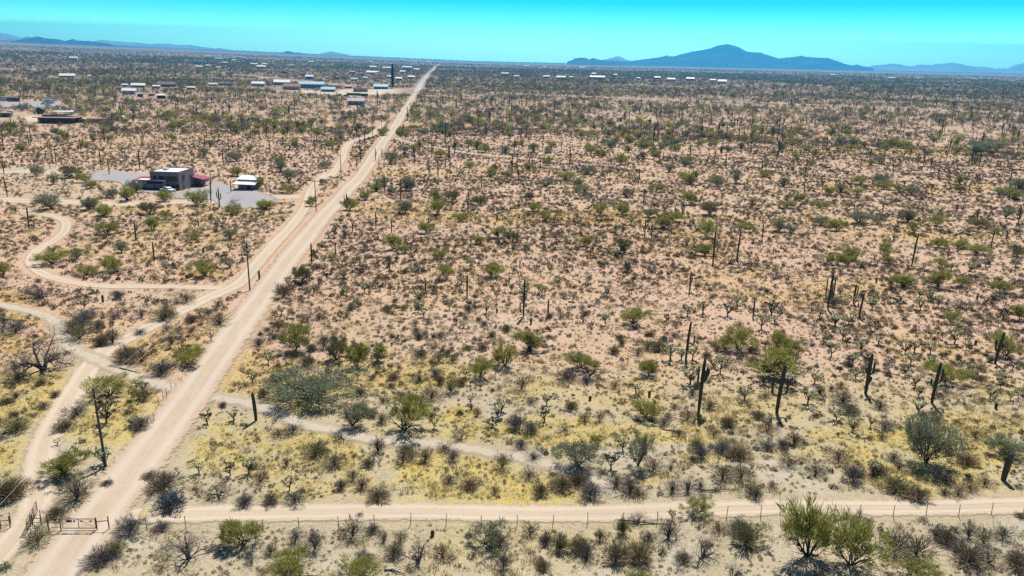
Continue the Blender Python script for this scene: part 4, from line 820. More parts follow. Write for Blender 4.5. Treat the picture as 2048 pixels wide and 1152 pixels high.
# ------------------------------------------------------------------ buildings
def empty(name, x, y, rz=0.0, label=None, cat=None, group=None, z=None):
    o = bpy.data.objects.new(name, None); o.empty_display_size = 1; C.objects.link(o)
    o.location = (x, y, float(hgt(x, y)) if z is None else z); o.rotation_euler = (0, 0, rz)
    if label: o['label'] = label
    if cat: o['category'] = cat
    if group: o['group'] = group
    return o
def part(name, b, mat, parent): return link(name, b.mesh(name, [mat] if not isinstance(mat, list) else mat), None, parent)
def bpart(name, boxes, mat, parent):
    b = Buf()
    for c, s in boxes: box(b, c, s)
    return part(name, b, mat, parent)
_mc = {}
def cm(col, rough=.7, metal=0.0, var=.15, scale=.6):
    k = (tuple(col), rough, metal)
    if k not in _mc: _mc[k] = simple('paint', col, rough, var, scale, metal)
    return _mc[k]
def far_house(px, py, wpx, hpx, wall, roof, label, kind='flat', name='house', cat='house', depth=None, rz=0.0):
    x, y = (float(v) for v in unproj(px, py)); s = float(pxm(x, y))
    w = wpx / s * (.82 if py < 165 else 1); dep = math.atan2(CAMH, math.hypot(x, y)); dz = depth or min(12, max(4, w * .55))
    h = max(2.6, min(7, (hpx / s - dz * math.sin(dep)) / math.cos(dep))); o = empty(name, x, y + dz / 2, rz + math.atan2(-x, y) * .5, label, cat)
    bpart('wall', [((0, 0, h / 2 - .2), (w, dz, h + .4))], cm(wall, .85), o)
    if kind == 'flat':
        tk = max(.2, .30 * h) if roof[0] > .35 else .2; bpart('roof', [((0, 0, h + tk * .35), (w + .5, dz + .5, tk))], cm(roof, .55), o)
    elif kind == 'gable':
        b = Buf(); e = .5; r = min(3.4, dz * .30)
        b.add([(-w / 2 - e, -dz / 2 - e, h), (w / 2 + e, -dz / 2 - e, h), (w / 2 + e, 0, h + r), (-w / 2 - e, 0, h + r), (-w / 2 - e, dz / 2 + e, h), (w / 2 + e, dz / 2 + e, h),
               (-w / 2 - e, -dz / 2 - e, h - .12), (w / 2 + e, -dz / 2 - e, h - .12), (-w / 2 - e, dz / 2 + e, h - .12), (w / 2 + e, dz / 2 + e, h - .12)],
              [(0, 1, 2, 3), (3, 2, 5, 4), (0, 3, 4, 8, 6), (1, 7, 9, 5, 2), (0, 6, 7, 1), (4, 5, 9, 8), (6, 8, 9, 7)])
        part('roof', b, cm(roof if py > 165 or px < 900 else tuple(v * .42 for v in roof), .5), o)
    nw = max(1, int(w / 4.5)); dark = cm((.03, .035, .045), .2)
    if w > 5:
        for k in range(min(6, nw)):
            bpart('window' if k != nw // 2 else 'door', [((-w / 2 + (k + .5) * w / min(6, nw), -dz / 2 - .03, h * (.55 if k != nw // 2 else .4)), (1.3, .08, 1.1 if k != nw // 2 else h * .72))], dark, o)
    block_disc(x, y, w * .6); return o
def vehicle(px, py, L, hh, col, label, name='parked_car', cat='car', rz=0.0, van=False):
    x, y = (float(v) for v in unproj(px, py)); o = empty(name, x, y, rz, label, cat); w = 1.9 if not van else 2.4
    b = Buf(); box(b, (0, 0, .35 + hh * .25), (L, w, hh * .5))
    if van: box(b, (.0, 0, .35 + hh * .62), (L * .96, w * .98, hh * .74))
    else:
        V = [(-L * .30, -w * .47, hh * .5 + .34), (L * .28, -w * .47, hh * .5 + .34), (L * .28, w * .47, hh * .5 + .34), (-L * .30, w * .47, hh * .5 + .34), (-L * .2, -w * .38, hh + .3), (L * .14, -w * .38, hh + .3), (L * .14, w * .38, hh + .3), (-L * .2, w * .38, hh + .3)]
        b.add(V, [(4, 5, 6, 7), (0, 1, 5, 4), (1, 2, 6, 5), (2, 3, 7, 6), (3, 0, 4, 7)])
    part('body', b, cm(col, .3), o)
    bpart('windscreen', [((L * (.49 if van else .235), 0, hh * (.8 if van else .78) + .3), (.1, w * .8, hh * .3))], cm((.03, .04, .06), .1), o)
    bpart('side_window', [((-L * .03, -w * .47 - .02 if van else -w * .44, hh * .8 + .3), (L * .35, .06, hh * .22))], cm((.03, .04, .06), .1), o)
    for sx in (-.32, .32):
        for sy in (-.5, .5):
            b = Buf(); b.tube([(sx * L, sy * w - .12, .34), (sx * L, sy * w + .12, .34)], .34, 12); part('wheel', b, cm((.02, .02, .022), .8), o)
    return o

# ---- the two-storey house: corner post of the building read from the photo
cxw, cyw = (float(v) for v in unproj(360, 380)); rxw, ryw = (float(v) for v in unproj(389.5, 370))
S = float(pxm(cxw, cyw)); VH = vert(cxw, cyw)
hh = (380 - 345) / S / VH
ex = np.array((rxw - cxw, ryw - cyw)); Lr = float(np.linalg.norm(ex)); ex /= Lr; ey = np.array((-ex[1], ex[0]))
best = min(((abs(float(proj(cxw + ey[0] * q, cyw + ey[1] * q)[0]) - 303), q) for q in np.arange(4, 40, .2)))
Ll = best[1]
RZ = math.atan2(ex[1], ex[0])
H = empty('house', cxw, cyw, RZ, 'two-storey dark grey stucco house with a flat white roof and red side canopies', 'house')
stucco = simple('plum grey stucco', (.20, .165, .175), .9, .12, .8); dark = cm((.015, .02, .03), .12); red = simple('red metal roof', (.30, .045, .065), .45, .15, 1.0); white = simple('white roof coating', (.74, .74, .72), .6, .10, .5)
# local frame: +x along the right face, +y along the long face (away to the left)
bpart('wall', [((Lr / 2, Ll / 2, hh / 2 - .3), (Lr, Ll, hh + .6))], stucco, H)
bpart('roof', [((Lr / 2, Ll / 2, hh + .03), (Lr - .7, Ll - .7, .10)), ], white, H)
bpart('parapet', [((Lr / 2, .17, hh + .15), (Lr, .34, .3)), ((Lr / 2, Ll - .17, hh + .15), (Lr, .34, .3)), ((.17, Ll / 2, hh + .152), (.34, Ll - .7, .3)), ((Lr - .17, Ll / 2, hh + .152), (.34, Ll - .7, .3))], stucco, H)
bpart('roof_unit', [((Lr * .5, Ll * .7, hh + .4), (1.4, 1.6, .7))], cm((.6, .6, .58)), H)
for (t, z, w, h_) in [(.84, .70, .9, 1.2), (.60, .68, 1.6, 1.4), (.34, .66, 2.3, 1.5), (.17, .66, 2.0, 1.5), (.40, .2, 1.0, 1.7), (.22, .24, .9, 1.1), (.08, .26, .8, 1.0)]:
    w_ = bpart('window', [((-.03, t * Ll, z * hh), (.10, w, h_))], dark, H); bpart('frame', [((-.05, t * Ll, z * hh - h_ / 2 - .06), (.16, w + .2, .10)), ((-.05, t * Ll, z * hh), (.13, .07, h_))], cm((.10, .12, .12)), w_)
for (t, z, w, h_, cc) in [(.28, .70, 1.9, 1.5, 0), (.78, .58, .9, 1.4, 0), (.30, .24, 1.5, 1.3, 1)]:
    w_ = bpart('window', [((t * Lr, -.03, z * hh), (w, .10, h_))], dark if not cc else cm((.03, .16, .16), .15), H); bpart('frame', [((t * Lr, -.05, z * hh - h_ / 2 - .06), (w + .2, .16, .10))], cm((.10, .12, .12)), w_)
def shed_roof(parent, name, corners, mat, t=.14):
    b = Buf(); a = np.array(corners, float); b.add(np.vstack([a, a - (0, 0, t)]), [(0, 1, 2, 3), (7, 6, 5, 4), (0, 4, 5, 1), (1, 5, 6, 2), (2, 6, 7, 3), (3, 7, 4, 0)]); return part(name, b, mat, parent)
rc = shed_roof(H, 'canopy', [(Lr * .86, -3.9, hh * .42), (Lr + 4.5, -3.9, hh * .42), (Lr + 4.5, 2.5, hh * .60), (Lr * .86, 0, hh * .56)], red)
bpart('post', [((Lr * .88, -3.7, hh * .20), (.2, .2, hh * .42))], cm((.25, .14, .09)), rc); bpart('post', [((Lr + 4.2, -3.7, hh * .20), (.2, .2, hh * .42))], cm((.25, .14, .09)), rc)
bpart('side_wall', [((Lr + 2.2, -.4, hh * .22), (4.0, 3.2, hh * .44 + .2))], cm((.20, .13, .11)), H)
shed_roof(H, 'canopy', [(-2.2, Ll * .50, hh * .42), (0, Ll * .50, hh * .52), (0, Ll + 1.0, hh * .52), (-2.2, Ll + 1.0, hh * .42)], simple('shaded red metal roof', (.10, .025, .035), .5, .15, 1.0))  # long-face canopy: shade is put into its dark maroon colour
shed_roof(H, 'canopy', [(-.5, Ll + .4, hh * .54), (4.5, Ll + .4, hh * .66), (4.5, Ll + 5.5, hh * .62), (-.5, Ll + 5.5, hh * .50)], red)
for yy in (Ll * .52, Ll * .75, Ll + .8): bpart('post', [((-2.1, yy, hh * .2), (.22, .22, hh * .4))], cm((.07, .06, .06)), H)
block_disc(cxw + 3, cyw + 6, 12)
# white-topped motor home under the canopy
x, y = (float(v) for v in unproj(308, 378)); o = empty('motor_home', x, y, RZ + 1.57, 'white-roofed motor home with dark windows parked at the left end of the two-storey house', 'motor home')
bpart('body', [((0, 0, 1.7), (9.0, 2.5, 2.5))], cm((.32, .32, .33), .4), o); bpart('roof', [((0, 0, 3.03), (9.1, 2.6, .14))], cm((.78, .78, .76), .5), o)
bpart('window', [((-1, -1.27, 2.2), (5.0, .06, .8)), ((-1, 1.27, 2.2), (5.0, .06, .8))], dark, o); bpart('bumper', [((-4.6, 0, .6), (.3, 2.4, .3)), ((4.6, 0, .6), (.3, 2.4, .3))], cm((.1, .1, .1)), o)
for sx in (-2.8, 2.9):
    for sy in (-1.15, 1.15):
        b = Buf(); b.tube([(sx, sy - .12, .42), (sx, sy + .12, .42)], .42, 12); part('wheel', b, cm((.02, .02, .022), .8), o)
vehicle(336, 383, 5.0, 1.2, (.75, .76, .78), 'white car parked in the shade before the two-storey house', rz=-.45)
# white-roofed outbuilding
x, y = (float(v) for v in unproj(489, 379)); o = empty('outbuilding', x, y, -.10, 'small outbuilding with stepped white metal roof and open dark porch', 'outbuilding')
w = 6.4; block_disc(x, y + 2, 5)
bpart('wall', [((0, 4.2, 1.4), (w, 3.6, 3.1))], cm((.30, .28, .26)), o); shed_roof(o, 'roof', [(-w / 2 - .4, 2.2, 3.15), (w / 2 + .4, 2.2, 3.15), (w / 2 + .4, 6.4, 3.9), (-w / 2 - .4, 6.4, 3.9)], white)
pr = shed_roof(o, 'porch_roof', [(-w / 2 - .4, -1.0, 2.05), (w / 2 + .8, -1.0, 2.05), (w / 2 + .4, 2.35, 2.6), (-w / 2 - .4, 2.35, 2.6)], white)
for k in range(4): bpart('post', [((-w / 2 + .1 + k * (w - .2) / 3, -.8, .95), (.14, .14, 2.1))], cm((.22, .2, .2)), pr)
bpart('door', [((.4, 2.36, 1.0), (1.1, .08, 2.0))], dark, o); bpart('window', [((-1.9, 2.36, 1.4), (1.2, .08, .9))], dark, o); bpart('barrel', [((2.6, .3, .5), (.9, .9, 1.1))], cm((.03, .06, .25), .4), o)

# ---- left compound
x, y = (float(v) for v in unproj(110, 246)); S2 = float(pxm(x, y)); o = empty('ranch_house', x, y + 6, .06, 'long dark low house with reddish eaves and a white rooftop canopy', 'house')
w = 68 / S2; bpart('wall', [((0, 0, 1.6), (w, 12, 3.6))], simple('dark brick', (.11, .085, .09), .9, .3, .6), o)
bpart('eaves', [((0, -1.1, 3.5), (w + 3.5, 15.4, .35))], cm((.40, .22, .17)), o); bpart('deck', [((-2, 1.5, 4.2), (w * .7, 8, 1.1))], cm((.12, .11, .13)), o)
bpart('roof', [((w * .22, 2, 4.1), (w * .45, 9, .8))], cm((.42, .36, .32)), o)
cn = bpart('canopy', [((w * .02, 3.5, 6.6), (w * .55, 7, .2))], white, o)
for k in (-1, 1): bpart('post', [((w * .02 + k * w * .26, .2, 5.4), (.25, .25, 2.3))], cm((.3, .3, .3)), cn)
for k in range(6): bpart('window', [((-w * .42 + k * w * .165, -6.03, 1.7), (1.7, .08, 1.4))], cm((.02, .05, .10), .15), o)
bpart('door', [((-w * .47, -6.04, 1.2), (1.0, .1, 2.3))], cm((.7, .7, .68)), o)
for (px, py, L, label, col) in [(186, 246, 16, 'low red-brown brick garden wall beside the dark low house', (.26, .12, .085))]:
    x, y = (float(v) for v in unproj(px, py)); q = empty('garden_wall', x, y, .10, label, 'wall'); bpart('wall_face', [((0, 0, .9), (L, .4, 2.0)), ((-L / 2 - .4, 4, .9), (.4, 8, 2.0)), ((1, 8.6, .9), (L, .4, 2.0))], simple('red brick', col, .9, .25, 2), q); bpart('coping', [((0, 0, 1.98), (L + .2, .6, .16))], cm((.35, .2, .15)), q)
def tank(px, py, r, col, label, name='water_tank', hor=False):
    x, y = (float(v) for v in unproj(px, py)); o = empty(name, x, y, 0, label, 'tank'); b = Buf()
    t = np.linspace(-1, 1, 9); P = [(0, 0, r + q * r * .98) for q in t] if not hor else [(q * r * 1.4, 0, r) for q in t]
    b.tube(P, [max(.05, r * (1 - abs(q) ** 3)) for q in t], 16); part('shell', b, cm(col, .5), o); bpart('base', [((0, 0, .05), (r * 1.6, r * 1.6, .3))], cm((.4, .38, .35)), o)
tank(81, 228, 2.3, (.05, .045, .045), 'dark rounded water tank behind the low house', hor=True); tank(144, 229, 1.5, (.72, .72, .72), 'small white rounded tank behind the low house'); tank(246, 240, 1.5, (.66, .66, .64), 'white rounded tank among shrubs right of the brick wall')
far_house(8, 234, 18, 9, (.16, .12, .09), (.30, .26, .22), 'brown shed cut by the left edge of the photo', 'flat', 'shed', 'shed', 5)
far_house(19, 231, 9, 7, (.55, .56, .56), (.6, .6, .6), 'pale shed joined behind the brown shed', 'flat', 'shed', 'shed', 4)
for a in [(5, 202, 9, 3.0, (.62, .68, .75), 'white and blue motor home at the far left edge of the grey yard'), (27, 203, 10, 2.8, (.05, .07, .16), 'dark blue bus beside the white motor home'), (98, 206, 9.5, 3.0, (.60, .68, .74), 'white motor home with blue trim behind the yellow-green tree')]:
    vehicle(*a, name='motor_home', cat='motor home', van=True)
vehicle(88, 209, 4.8, 1.4, (.45, .55, .65), 'pale blue car parked in front of the motor home')

# ---- far settlement; pieces read one by one from the photo
for a in FH:
    o = far_house(a[0], a[1], a[2], a[3], a[4], a[5], a[6], 'gable' if a[5][0] > .35 else a[7], a[8], a[8])
rngV = np.random.default_rng(9)
for i, (px, py, c, lb) in enumerate([(633,181,WH,'white truck before the long warehouse'),(648,179,(.1,.2,.4),'blue truck before the long warehouse'),(667,176,WH,'white van at the open bay'),(783,179,WH,'white truck right of the bright blue building'),(725,213,(.08,.16,.4),'blue car by the lilac grey house'),(722,217,WH,'white car by the lilac grey house'),(680,191,DK,'black car below the sandy yard'),(691,193,DK,'black trailer left of the olive barn')]):
    vehicle(px, py, 5.5, 1.8, c, lb, rz=rngV.uniform(-.3, .3), van=i in (0, 2, 3))
# dark tower dressed as a tall tree
x, y = (float(v) for v in unproj(785.5, 178)); s = float(pxm(x, y)); ht = 48 / s; o = empty('cell_tower', x, y, 0, 'tall dark narrow cell tower standing over the far settlement', 'tower')
b = Buf(); b.tube([(0, 0, 0), (0, 0, ht * .5), (0, 0, ht)], [1.2, .9, .5], 10); part('mast', b, cm((.04, .045, .06)), o)
rg = np.random.default_rng(3); n = 900; z = rg.uniform(.10, 1, n) ** .8 * ht; a = rg.uniform(0, 6.28, n); b = Buf()
b.blades(np.stack([np.cos(a) * .3, np.sin(a) * .3, z], 1), np.stack([np.cos(a), np.sin(a), rg.uniform(-.2, .5, n)], 1), rg.uniform(.5, 1.3, n) * (3.0 - 1.6 * z / ht), np.full(n, .5), rg); part('branches', b, cm((.035, .045, .05)), o)

# ------------------------------------------------------------------ utility poles and wires
PW = [tuple(float(v) for v in unproj(*p)) for p in [(212, 935), (500, 583), (632.5, 422), (682.5, 357)]]
d1 = np.array(PW[1]) - np.array(PW[0]); PW = [tuple(np.array(PW[0]) - d1)] + PW
for k in range(5): PW.append(tuple(np.array(PW[-1]) + (np.array(PW[4]) - np.array(PW[2])) / 2 * .99))
PL = [None, 'dark slanting utility pole near the gate', 'slim utility pole where the side track joins', 'utility pole beside the track fork', 'utility pole left of the road bend', 'fifth utility pole along the dirt road', 'sixth utility pole along the dirt road', 'seventh utility pole along the dirt road', 'eighth utility pole along the dirt road', 'farthest utility pole along the dirt road']
TOP = []
ua = math.atan2(d1[1], d1[0])
for i, (x, y) in enumerate(PW):
    z = float(hgt(x, y)); hp = 8.9; TOP.append((x, y, z + hp - .3))
    if i == 0: continue
    o = empty('utility_pole', x, y, ua, PL[i], 'utility pole', 'utility poles along the dirt road')
    b = Buf(); lx = .25 if i == 1 else .05; b.tube([(0, 0, -.3), (0, lx * .5, hp * .5), (0, lx, hp)], [.14, .125, .10], 10); part('post', b, simple('weathered pole', (.07, .075, .085), .8, .3, 1.5), o)
    bpart('crossarm', [((0, lx, hp - .5), (.10, 1.5, .12))], cm((.10, .09, .08)), o)
    for s in (-.65, 0, .65):
        b = Buf(); b.tube([(0, s + lx, hp - .44 + (.5 if s == 0 else 0)), (0, s + lx, hp - .2 + (.5 if s == 0 else 0))], [.05, .07], 8); part('insulator', b, cm((.35, .3, .28), .3), o)
nrm = (-math.sin(ua), math.cos(ua)); wm_ = cm((.55, .54, .5), .4)
for s, lb in ((-.65, 'power line on the side of the poles nearest the road'), (.65, 'power line on the side of the poles away from the road')):
    b = Buf()
    for a, c in zip(TOP[:-1], TOP[1:]):
        P = [(a[0] + (c[0] - a[0]) * t + nrm[0] * s, a[1] + (c[1] - a[1]) * t + nrm[1] * s, a[2] + (c[2] - a[2]) * t - 1.1 * 4 * t * (1 - t)) for t in np.linspace(0, 1, 14)]
        b.tube(P, .010, 4)
    o = link('power_line', b.mesh('power_line', [wm_])); o['label'] = lb; o['category'] = 'power line'; o['group'] = 'power lines along the dirt road'

# ------------------------------------------------------------------ wire fences
steel = simple('rusty fence steel', (.10, .075, .06), .8, .3, 4)
def fence(pts, label, hpost=1.3, wires=3, name='wire_fence', r=.035):
    P = [tuple(float(v) for v in unproj(*p)) for p in pts]; x0, y0 = P[0]; z0 = float(hgt(x0, y0)); o = empty(name, x0, y0, 0, label, 'fence')
    b0 = Buf(); b0.tube([(0, 0, -.1), (0, 0, hpost * .5), (0, 0, hpost)], [r, r, r * .9], 5); me = b0.mesh('post', [steel])
    for (x, y) in P:
        c = bpy.data.objects.new('post', me); C.objects.link(c); c.parent = o; c.location = (x - x0, y - y0, float(hgt(x, y)) - z0); c.rotation_euler = (random.uniform(-.04, .04), random.uniform(-.05, .05), 0)
    for k in range(wires):
        zz = hpost * (.3 + .62 * k / max(1, wires - 1)); b = Buf()
        for a, c in zip(P[:-1], P[1:]): b.tube([(a[0] - x0, a[1] - y0, float(hgt(*a)) - z0 + zz), (c[0] - x0, c[1] - y0, float(hgt(*c)) - z0 + zz)], .005, 3)
        part('wire', b, steel, o)
    return o
random.seed(4)
NF = [(294, 1060), (372, 1056)] + [(x, y + 21) for x, y in [(455, 1038), (526, 1037), (598, 1032), (677, 1031), (749, 1028), (821, 1024), (892, 1024), (963, 1026), (1034, 1024), (1106, 1021), (1176, 1017), (1246, 1018), (1315, 1018), (1385, 1016), (1453, 1013), (1521, 1013), (1587, 1012), (1653, 1012), (1719, 1012), (1786, 1012), (1852, 1011), (1917, 1012), (1982, 1010), (2046, 1008), (2112, 1007)]]
fence(NF, 'long wire fence of thin steel posts running right from the gate')
fence([(297, 852), (308, 840), (318, 808), (326, 797), (333, 790), (343, 778)], 'short wire fence down the bank beside the dirt road', 1.1)
fence([(2, 1054), (22, 1048), (83, 1046), (96, 1056)], 'short wire fence left of the gates', 1.2)
# ------------------------------------------------------------------ gates
def gpt(px, py): return tuple(float(v) for v in unproj(px, py))
def frame_tubes(b, w, h, z0, r=.035, mids=(), rails=()):
    q = [((0, 0, z0), (w, 0, z0)), ((0, 0, z0 + h), (w, 0, z0 + h)), ((0, 0, z0), (0, 0, z0 + h)), ((w, 0, z0), (w, 0, z0 + h))]
    q += [((m_, 0, z0), (m_, 0, z0 + h)) for m_ in mids] + [((0, 0, z0 + v), (w, 0, z0 + v)) for v in rails]
    for a, c in q: b.tube([a, c], r, 6)
gate_m = simple('dark red gate steel', (.13, .065, .055), .6, .3, 3)
a = gpt(127, 1064); c = gpt(193, 1064); wg = math.dist(a, c); rz = math.atan2(c[1] - a[1], c[0] - a[0])
o = empty('ranch_gate', a[0], a[1], rz, 'closed reddish steel gate across the dirt road with small dark signs', 'gate')
b = Buf(); frame_tubes(b, wg, .95, .25, .035, (wg * .49,)); b.tube([(wg * .49, 0, 1.15), (wg, 0, .27)], .018, 5); part('frame', b, gate_m, o)
for k in range(9):
    b = Buf(); b.tube([(.04, 0, .32 + k * .1), (wg - .04, 0, .32 + k * .1)], .005, 3); part('wire', b, steel, o)
for (u, w_, h_) in [(.22, .52, .22), (.38, .18, .16), (.60, .26, .13), (.88, .26, .12)]: bpart('sign', [((u * wg, -.05, 1.0), (w_, .03, h_))], cm((.045, .04, .045)), o)
def h_brace(p1, p2, label, hgt_=1.35, diag=False, flip=False):
    a = gpt(*p1); c = gpt(*p2); w = math.dist(a, c); o = empty('gate_brace', a[0], a[1], math.atan2(c[1] - a[1], c[0] - a[0]), label, 'fence brace')
    for xx in (0, w):
        b = Buf(); b.tube([(xx, 0, -.1), (xx, 0, hgt_)], .055, 8); part('post', b, gate_m, o)
    b = Buf(); b.tube([(0, 0, hgt_ * .68), (w, 0, hgt_ * .68)], .04, 6); part('rail', b, gate_m, o)
    if diag: b = Buf(); b.tube([(0, 0, hgt_ * .3), (w, 0, hgt_ * .3)], .025, 6); part('rail', b, gate_m, o)
h_brace((99, 1067), (123, 1065), 'steel H-brace at the left side of the closed gate', diag=True); h_brace((195, 1064), (219, 1062), 'steel H-brace at the right side of the closed gate')
h_brace((2, 1058), (21, 1056), 'steel H-brace left of the open side gate', 1.2, True); h_brace((66, 1053), (84, 1055), 'steel H-brace between the two gates', 1.2, True)
a = gpt(56, 1068); o = empty('side_gate', a[0], a[1], math.radians(107), 'side gate of steel tube swung open along the side track', 'gate')
b = Buf(); frame_tubes(b, 3.4, 1.0, .25, .035, (1.1, 2.2), (.33, .66)); part('frame', b, gate_m, o)
b = Buf()
for k in range(16): b.tube([(.1 + k * .2, 0, .26), (.3 + k * .2 if k < 15 else 3.3, 0, 1.24)], .006, 3)
part('wire', b, steel, o)

# blue-grey heap of weeds by the cross track, and logs
x, y = gpt(342, 1017); o = put_parts(make_shrub(91, 2.9, 1.25, 'teal', 1500, .05, stems=4, low=.5), 'weed_heap', x, y, 1, 1, 0); o['label'] = 'blue-grey heap of piled weeds where the tracks meet'; o['category'] = 'weed heap'
def log(px, py, L, a_, label, r=.09):
    x, y = gpt(px, py); rg = np.random.default_rng(int(px)); b = Buf(); P = [(t * L - L / 2, rg.normal() * .08, .12 + rg.normal() * .03) for t in np.linspace(0, 1, 6)]
    b.tube(P, np.linspace(r, r * .4, 6), 7)
    for k in range(4):
        q = np.array(P[1 + k]); b.tube([q, q + (rg.normal() * .3, rg.normal() * .5, .25)], [.035, .012], 4)
    o = link('fallen_branch', b.mesh('fallen_branch', [M['dead']])); o.location = (x, y, float(hgt(x, y))); o.rotation_euler = (0, 0, a_); o['label'] = label; o['category'] = 'branch'
for a in [(1135, 824, 2.2, -.5, 'short dead branch lying on yellow grass near the young saguaro stubs'), (1345, 858, 2.4, -.3, 'broken branch lying right of the greenish ironwood'), (1295, 1040, 5.5, -.1, 'long fallen dead limb below the wire fence'), (1690, 1040, 3, .3, 'thin dead branch by the fence'), (790, 1138, 2.0, -.3, 'dark stick on pale sand at the bottom'), (1775, 745, 5, -.7, 'long pale fallen saguaro rib on the slope'), (1945, 755, 4.5, -.4, 'dark fallen limb right of the yellow-green palo verde'), (1440, 980, 4, .1, 'grey fallen limb beside the cross track'), (20, 645, 6, -.1, 'dark fallen trunk across the pale wash'), (612, 1147, 2.4, .2, 'dead stick by the bottom shrubs'), (250, 742, 6, -.4, 'thin pale limb at the bank of the western wash')]: log(*a)

# ------------------------------------------------------------------ mountains
rockm, n_, l_, out_ = newmat('mountain rock'); b_ = n_.new('ShaderNodeBsdfPrincipled')
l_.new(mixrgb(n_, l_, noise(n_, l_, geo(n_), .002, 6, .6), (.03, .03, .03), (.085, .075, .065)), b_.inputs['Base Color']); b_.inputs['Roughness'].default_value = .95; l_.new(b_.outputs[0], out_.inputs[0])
hazed_rock = simple('haze-paled far rock', (.55, .50, .45), .95, .2, .001)  # haze fading of the farthest ranges is put into this paler colour
def ridge(prof, D, depth, seed, name='mountain'):
    prof = np.array(prof, float); n = 160; px = np.linspace(prof[0, 0], prof[-1, 0], n); py = np.interp(px, prof[:, 0], prof[:, 1])
    d = ray(px, py); hz = np.hypot(d[:, 0], d[:, 1]); ux, uy = d[:, 0] / hz, d[:, 1] / hz; zt = CAMH + D * d[:, 2] / hz
    m_ = 21; q = np.linspace(-1, 1, m_); q0 = hgt(ux * D, uy * D)
    top = np.maximum(zt - q0, 0); rid = fbm(px / 14.0, np.zeros(n), seed, 3) - .5
    V = np.zeros((m_, n, 3))
    for j, t in enumerate(q):
        dd = D + t * depth * (1 + .3 * rid); X, Y = ux * dd, uy * dd
        s = (1 - abs(t)) ** 1.25; nz = (fbm(X / 700 + 50, Y / 700, seed, 4) - .5) * .55 * (abs(t) > .02) * np.minimum(1, abs(t) * 4)
        V[j] = np.stack([X, Y, hgt(X, Y) - 12 + (top + 12) * np.clip(s * (1 + nz), 0, 1)], 1)
    me = grid_mesh(name, V.reshape(-1, 3), m_, n); o = link(name, me, rockm if D < 20000 else hazed_rock); o['kind'] = 'structure'; return o
ridge([(1135,123),(1143,121),(1150,117),(1160,115),(1172,116),(1178,119),(1187,116),(1196,119),(1205,121),(1240,121.5),(1262,124)], 13000, 900, 1, 'hills')
ridge([(1225,124.5),(1262,122),(1285,119),(1310,116),(1328,113),(1333,110),(1338,113),(1350,112),(1360,109),(1385,103),(1400,101),(1420,97),(1432,92),(1447,89),(1455,88),(1467,91),(1480,95),(1490,102),(1500,104),(1520,105),(1535,110),(1557,117),(1575,115),(1595,113),(1603,111),(1610,113),(1630,115),(1655,116),(1672,121),(1690,128),(1705,131),(1715,129),(1725,132),(1748,137)], 17000, 2500, 2)
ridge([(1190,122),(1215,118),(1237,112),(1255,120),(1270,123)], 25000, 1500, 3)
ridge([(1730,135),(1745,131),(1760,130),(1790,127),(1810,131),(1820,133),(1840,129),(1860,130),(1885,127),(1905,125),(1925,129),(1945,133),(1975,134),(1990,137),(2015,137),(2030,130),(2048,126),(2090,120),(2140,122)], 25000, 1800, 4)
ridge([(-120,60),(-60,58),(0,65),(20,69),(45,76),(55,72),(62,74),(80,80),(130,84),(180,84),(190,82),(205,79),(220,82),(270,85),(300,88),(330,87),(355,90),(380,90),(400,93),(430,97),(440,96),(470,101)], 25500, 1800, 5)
ridge([(-40,85),(20,83),(45,78),(75,73),(95,77),(115,78),(130,82),(145,78),(155,81),(180,82),(215,87),(230,91),(300,96),(340,100)], 14500, 1300, 6, 'hills')
ridge([(555,109),(563,105),(575,102),(590,105),(600,105),(612,110)], 16000, 700, 7, 'hills')
ridge([(640,107),(650,105),(662,103),(680,106),(700,110)], 25500, 900, 8, 'hills')

# ------------------------------------------------------------------ the air
hb = Buf(); box(hb, (0, 0, 0), (55600, 55600, 900)); hz = link('haze', hb.mesh('haze', [])); hz.location = (0, 0, 900 / 2 - 15)
hm, n, l, out = newmat('dry air'); pv = n.new('ShaderNodeVolumePrincipled'); pv.inputs['Color'].default_value = (.0, .50, 1.0, 1); pv.inputs['Density'].default_value = 7.5e-5
pv.inputs['Anisotropy'].default_value = .4; l.new(pv.outputs[0], out.inputs['Volume']); hz.data.materials.append(hm); hz['kind'] = 'stuff'; hz['label'] = 'thin blue haze over the plain'

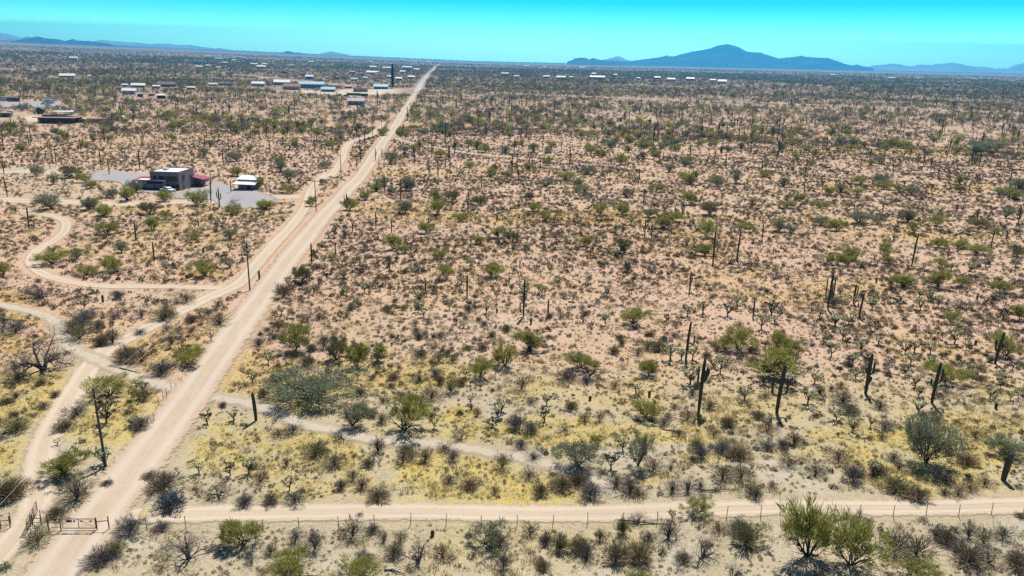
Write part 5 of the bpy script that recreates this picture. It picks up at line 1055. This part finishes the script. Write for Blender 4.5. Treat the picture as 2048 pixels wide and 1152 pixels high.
# ------------------------------------------------------------------ labels that single each plant out
LM = [((160,1064),'the closed steel gate'),((212,935),'the pole near the gate'),((500,583),'the slim pole by the track junction'),((1398,815),'the candelabra saguaro'),((1554,821),'the pitchfork saguaro'),((1732,781),'the stocky three-armed saguaro'),((1864,803),'the saguaro before the yellow-green tree'),
 ((1990,728),'the leaning saguaro at the right edge'),((625,818),'the widest blue-green ironwood'),((808,868),'the round palo verde beside the wash'),((512,839),'the armless saguaro pole'),((380,1136),'the black bare tree below the gate'),((91,757),'the biggest dead tree'),((342,1017),'the blue-grey weed heap'),((360,380),'the two-storey house'),((489,379),'the white-roofed outbuilding'),((110,246),'the long dark low house'),
 ((2006,963),'the thick short saguaro'),((1848,938),'the trunky ironwood above the cross track'),((1698,1150),'the biggest palo verde at the bottom'),((1156,938),'the ironwood on the pale wash'),((1047,630),'the tall saguaro with a low arm'),((1372,716),'the saguaro with a long reaching arm'),((1656,613),'the five-stemmed saguaro cluster'),((104,531),'the bright palo verde inside the trail loop'),((58,455),'the leaning saguaro by the loop trail'),
 ((624,532),'the saguaro at the road edge'),((592,706),'the bushy palo verde right of the road'),((1824,529),'the very tall slanting saguaro'),((1160,738),'the lone round palo verde on pink soil'),((439,414),'the two-armed saguaro in the yard'),((970,1095),'the dark ironwood at the bottom'),((722,1168),'the pale palo verde on the bottom edge'),((1455,1000),'the tawny bush by the cross track'),((2040,1060),'the right end of the wire fence'),((222,802),'the wide palo verde between the tracks'),
 ((1060,706),'the palo verde on the pink rise'),((1414,474),'the pair of stacked palo verdes'),((1022,490),'the bright yellow-green palo verde'),((801,401),'the tall one-armed roadside saguaro'),((1950,308),'the large blue-green grove'),((711,210),'the lilac grey house'),((835,181),'the road crossing'),((785,178),'the dark tower'),((622,176),'the long blue warehouse'),((1195,160),'the cream warehouse'),((321,197),'the black-walled barn'),((1474,517),'the thin leaning saguaro'),((1506,635),'the plain saguaro right of centre'),((1808,574),'the bright palo verde row'),((605,570),'the palo verde on the road bank'),((272,478),'the slim saguaro in the loop field')]
LW = [(tuple(float(v) for v in unproj(*p)), ph) for p, ph in LM]
ORD = ['first', 'second', 'third', 'fourth', 'fifth', 'sixth', 'seventh', 'eighth', 'ninth', 'tenth', 'eleventh', 'twelfth', 'thirteenth', 'fourteenth', 'fifteenth', 'sixteenth', 'seventeenth', 'eighteenth', 'nineteenth', 'twentieth']
CATS = {'palo_verde_tree': 'palo verde', 'ironwood_tree': 'ironwood', 'dead_tree': 'dead tree', 'shrub': 'shrub', 'bursage_bush': 'bursage', 'cholla_cactus': 'cholla', 'saguaro_cactus': 'saguaro'}
byk = {}
for t in THINGS: byk.setdefault(KIND[t[1]][0], []).append(t)
for kn, L in byk.items():
    cnt = {}; rows = []
    for t in L:
        dl = sorted((math.hypot((t[2] - w[0][0]), (t[3] - w[0][1])), i) for i, w in enumerate(LW)); d, i = dl[0]
        if d < 1.5: d, i = dl[1]
        rows.append((i, d, t))
    rows.sort(key=lambda r: (r[0], r[1]))
    for i, d, t in rows:
        # rank, going outwards, among like plants on the same side of the same landmark
        qx, qy = proj(t[2], t[3]); wx, wy = proj(*LW[i][0]); dx, dy = float(qx - wx), float(qy - wy)
        side = ('left of' if dx < 0 else 'right of') if abs(dx) > abs(dy) else ('behind' if dy < 0 else 'in front of')
        key = (i, t[4], side); k = cnt.get(key, 0); cnt[key] = k + 1; o = t[0]
        o['label'] = t[4] if len(t) > 5 else f'{t[4]}, {ORD[min(k, 19)]} {side} {LW[i][1]}'
        o['category'] = CATS[kn]; o['group'] = KIND[t[1]][2]
for o in C.objects:
    if o.get('label') and len(o['label'].split()) > 16: o['label'] = o['label'].replace('the palo verde', 'palo verde').replace('the saguaro', 'saguaro').replace(' inside the', ' in the').replace('the bright ', '').replace('the ', '')
    if o.get('label') and o.parent is None and len(o['label'].split()) < 4: o['label'] = o['label'] + ' on the plain'
print([o['label'] for o in C.objects if len(str(o.get('label', '')).split()) > 16])
print('things', {k: len(v) for k, v in byk.items()})
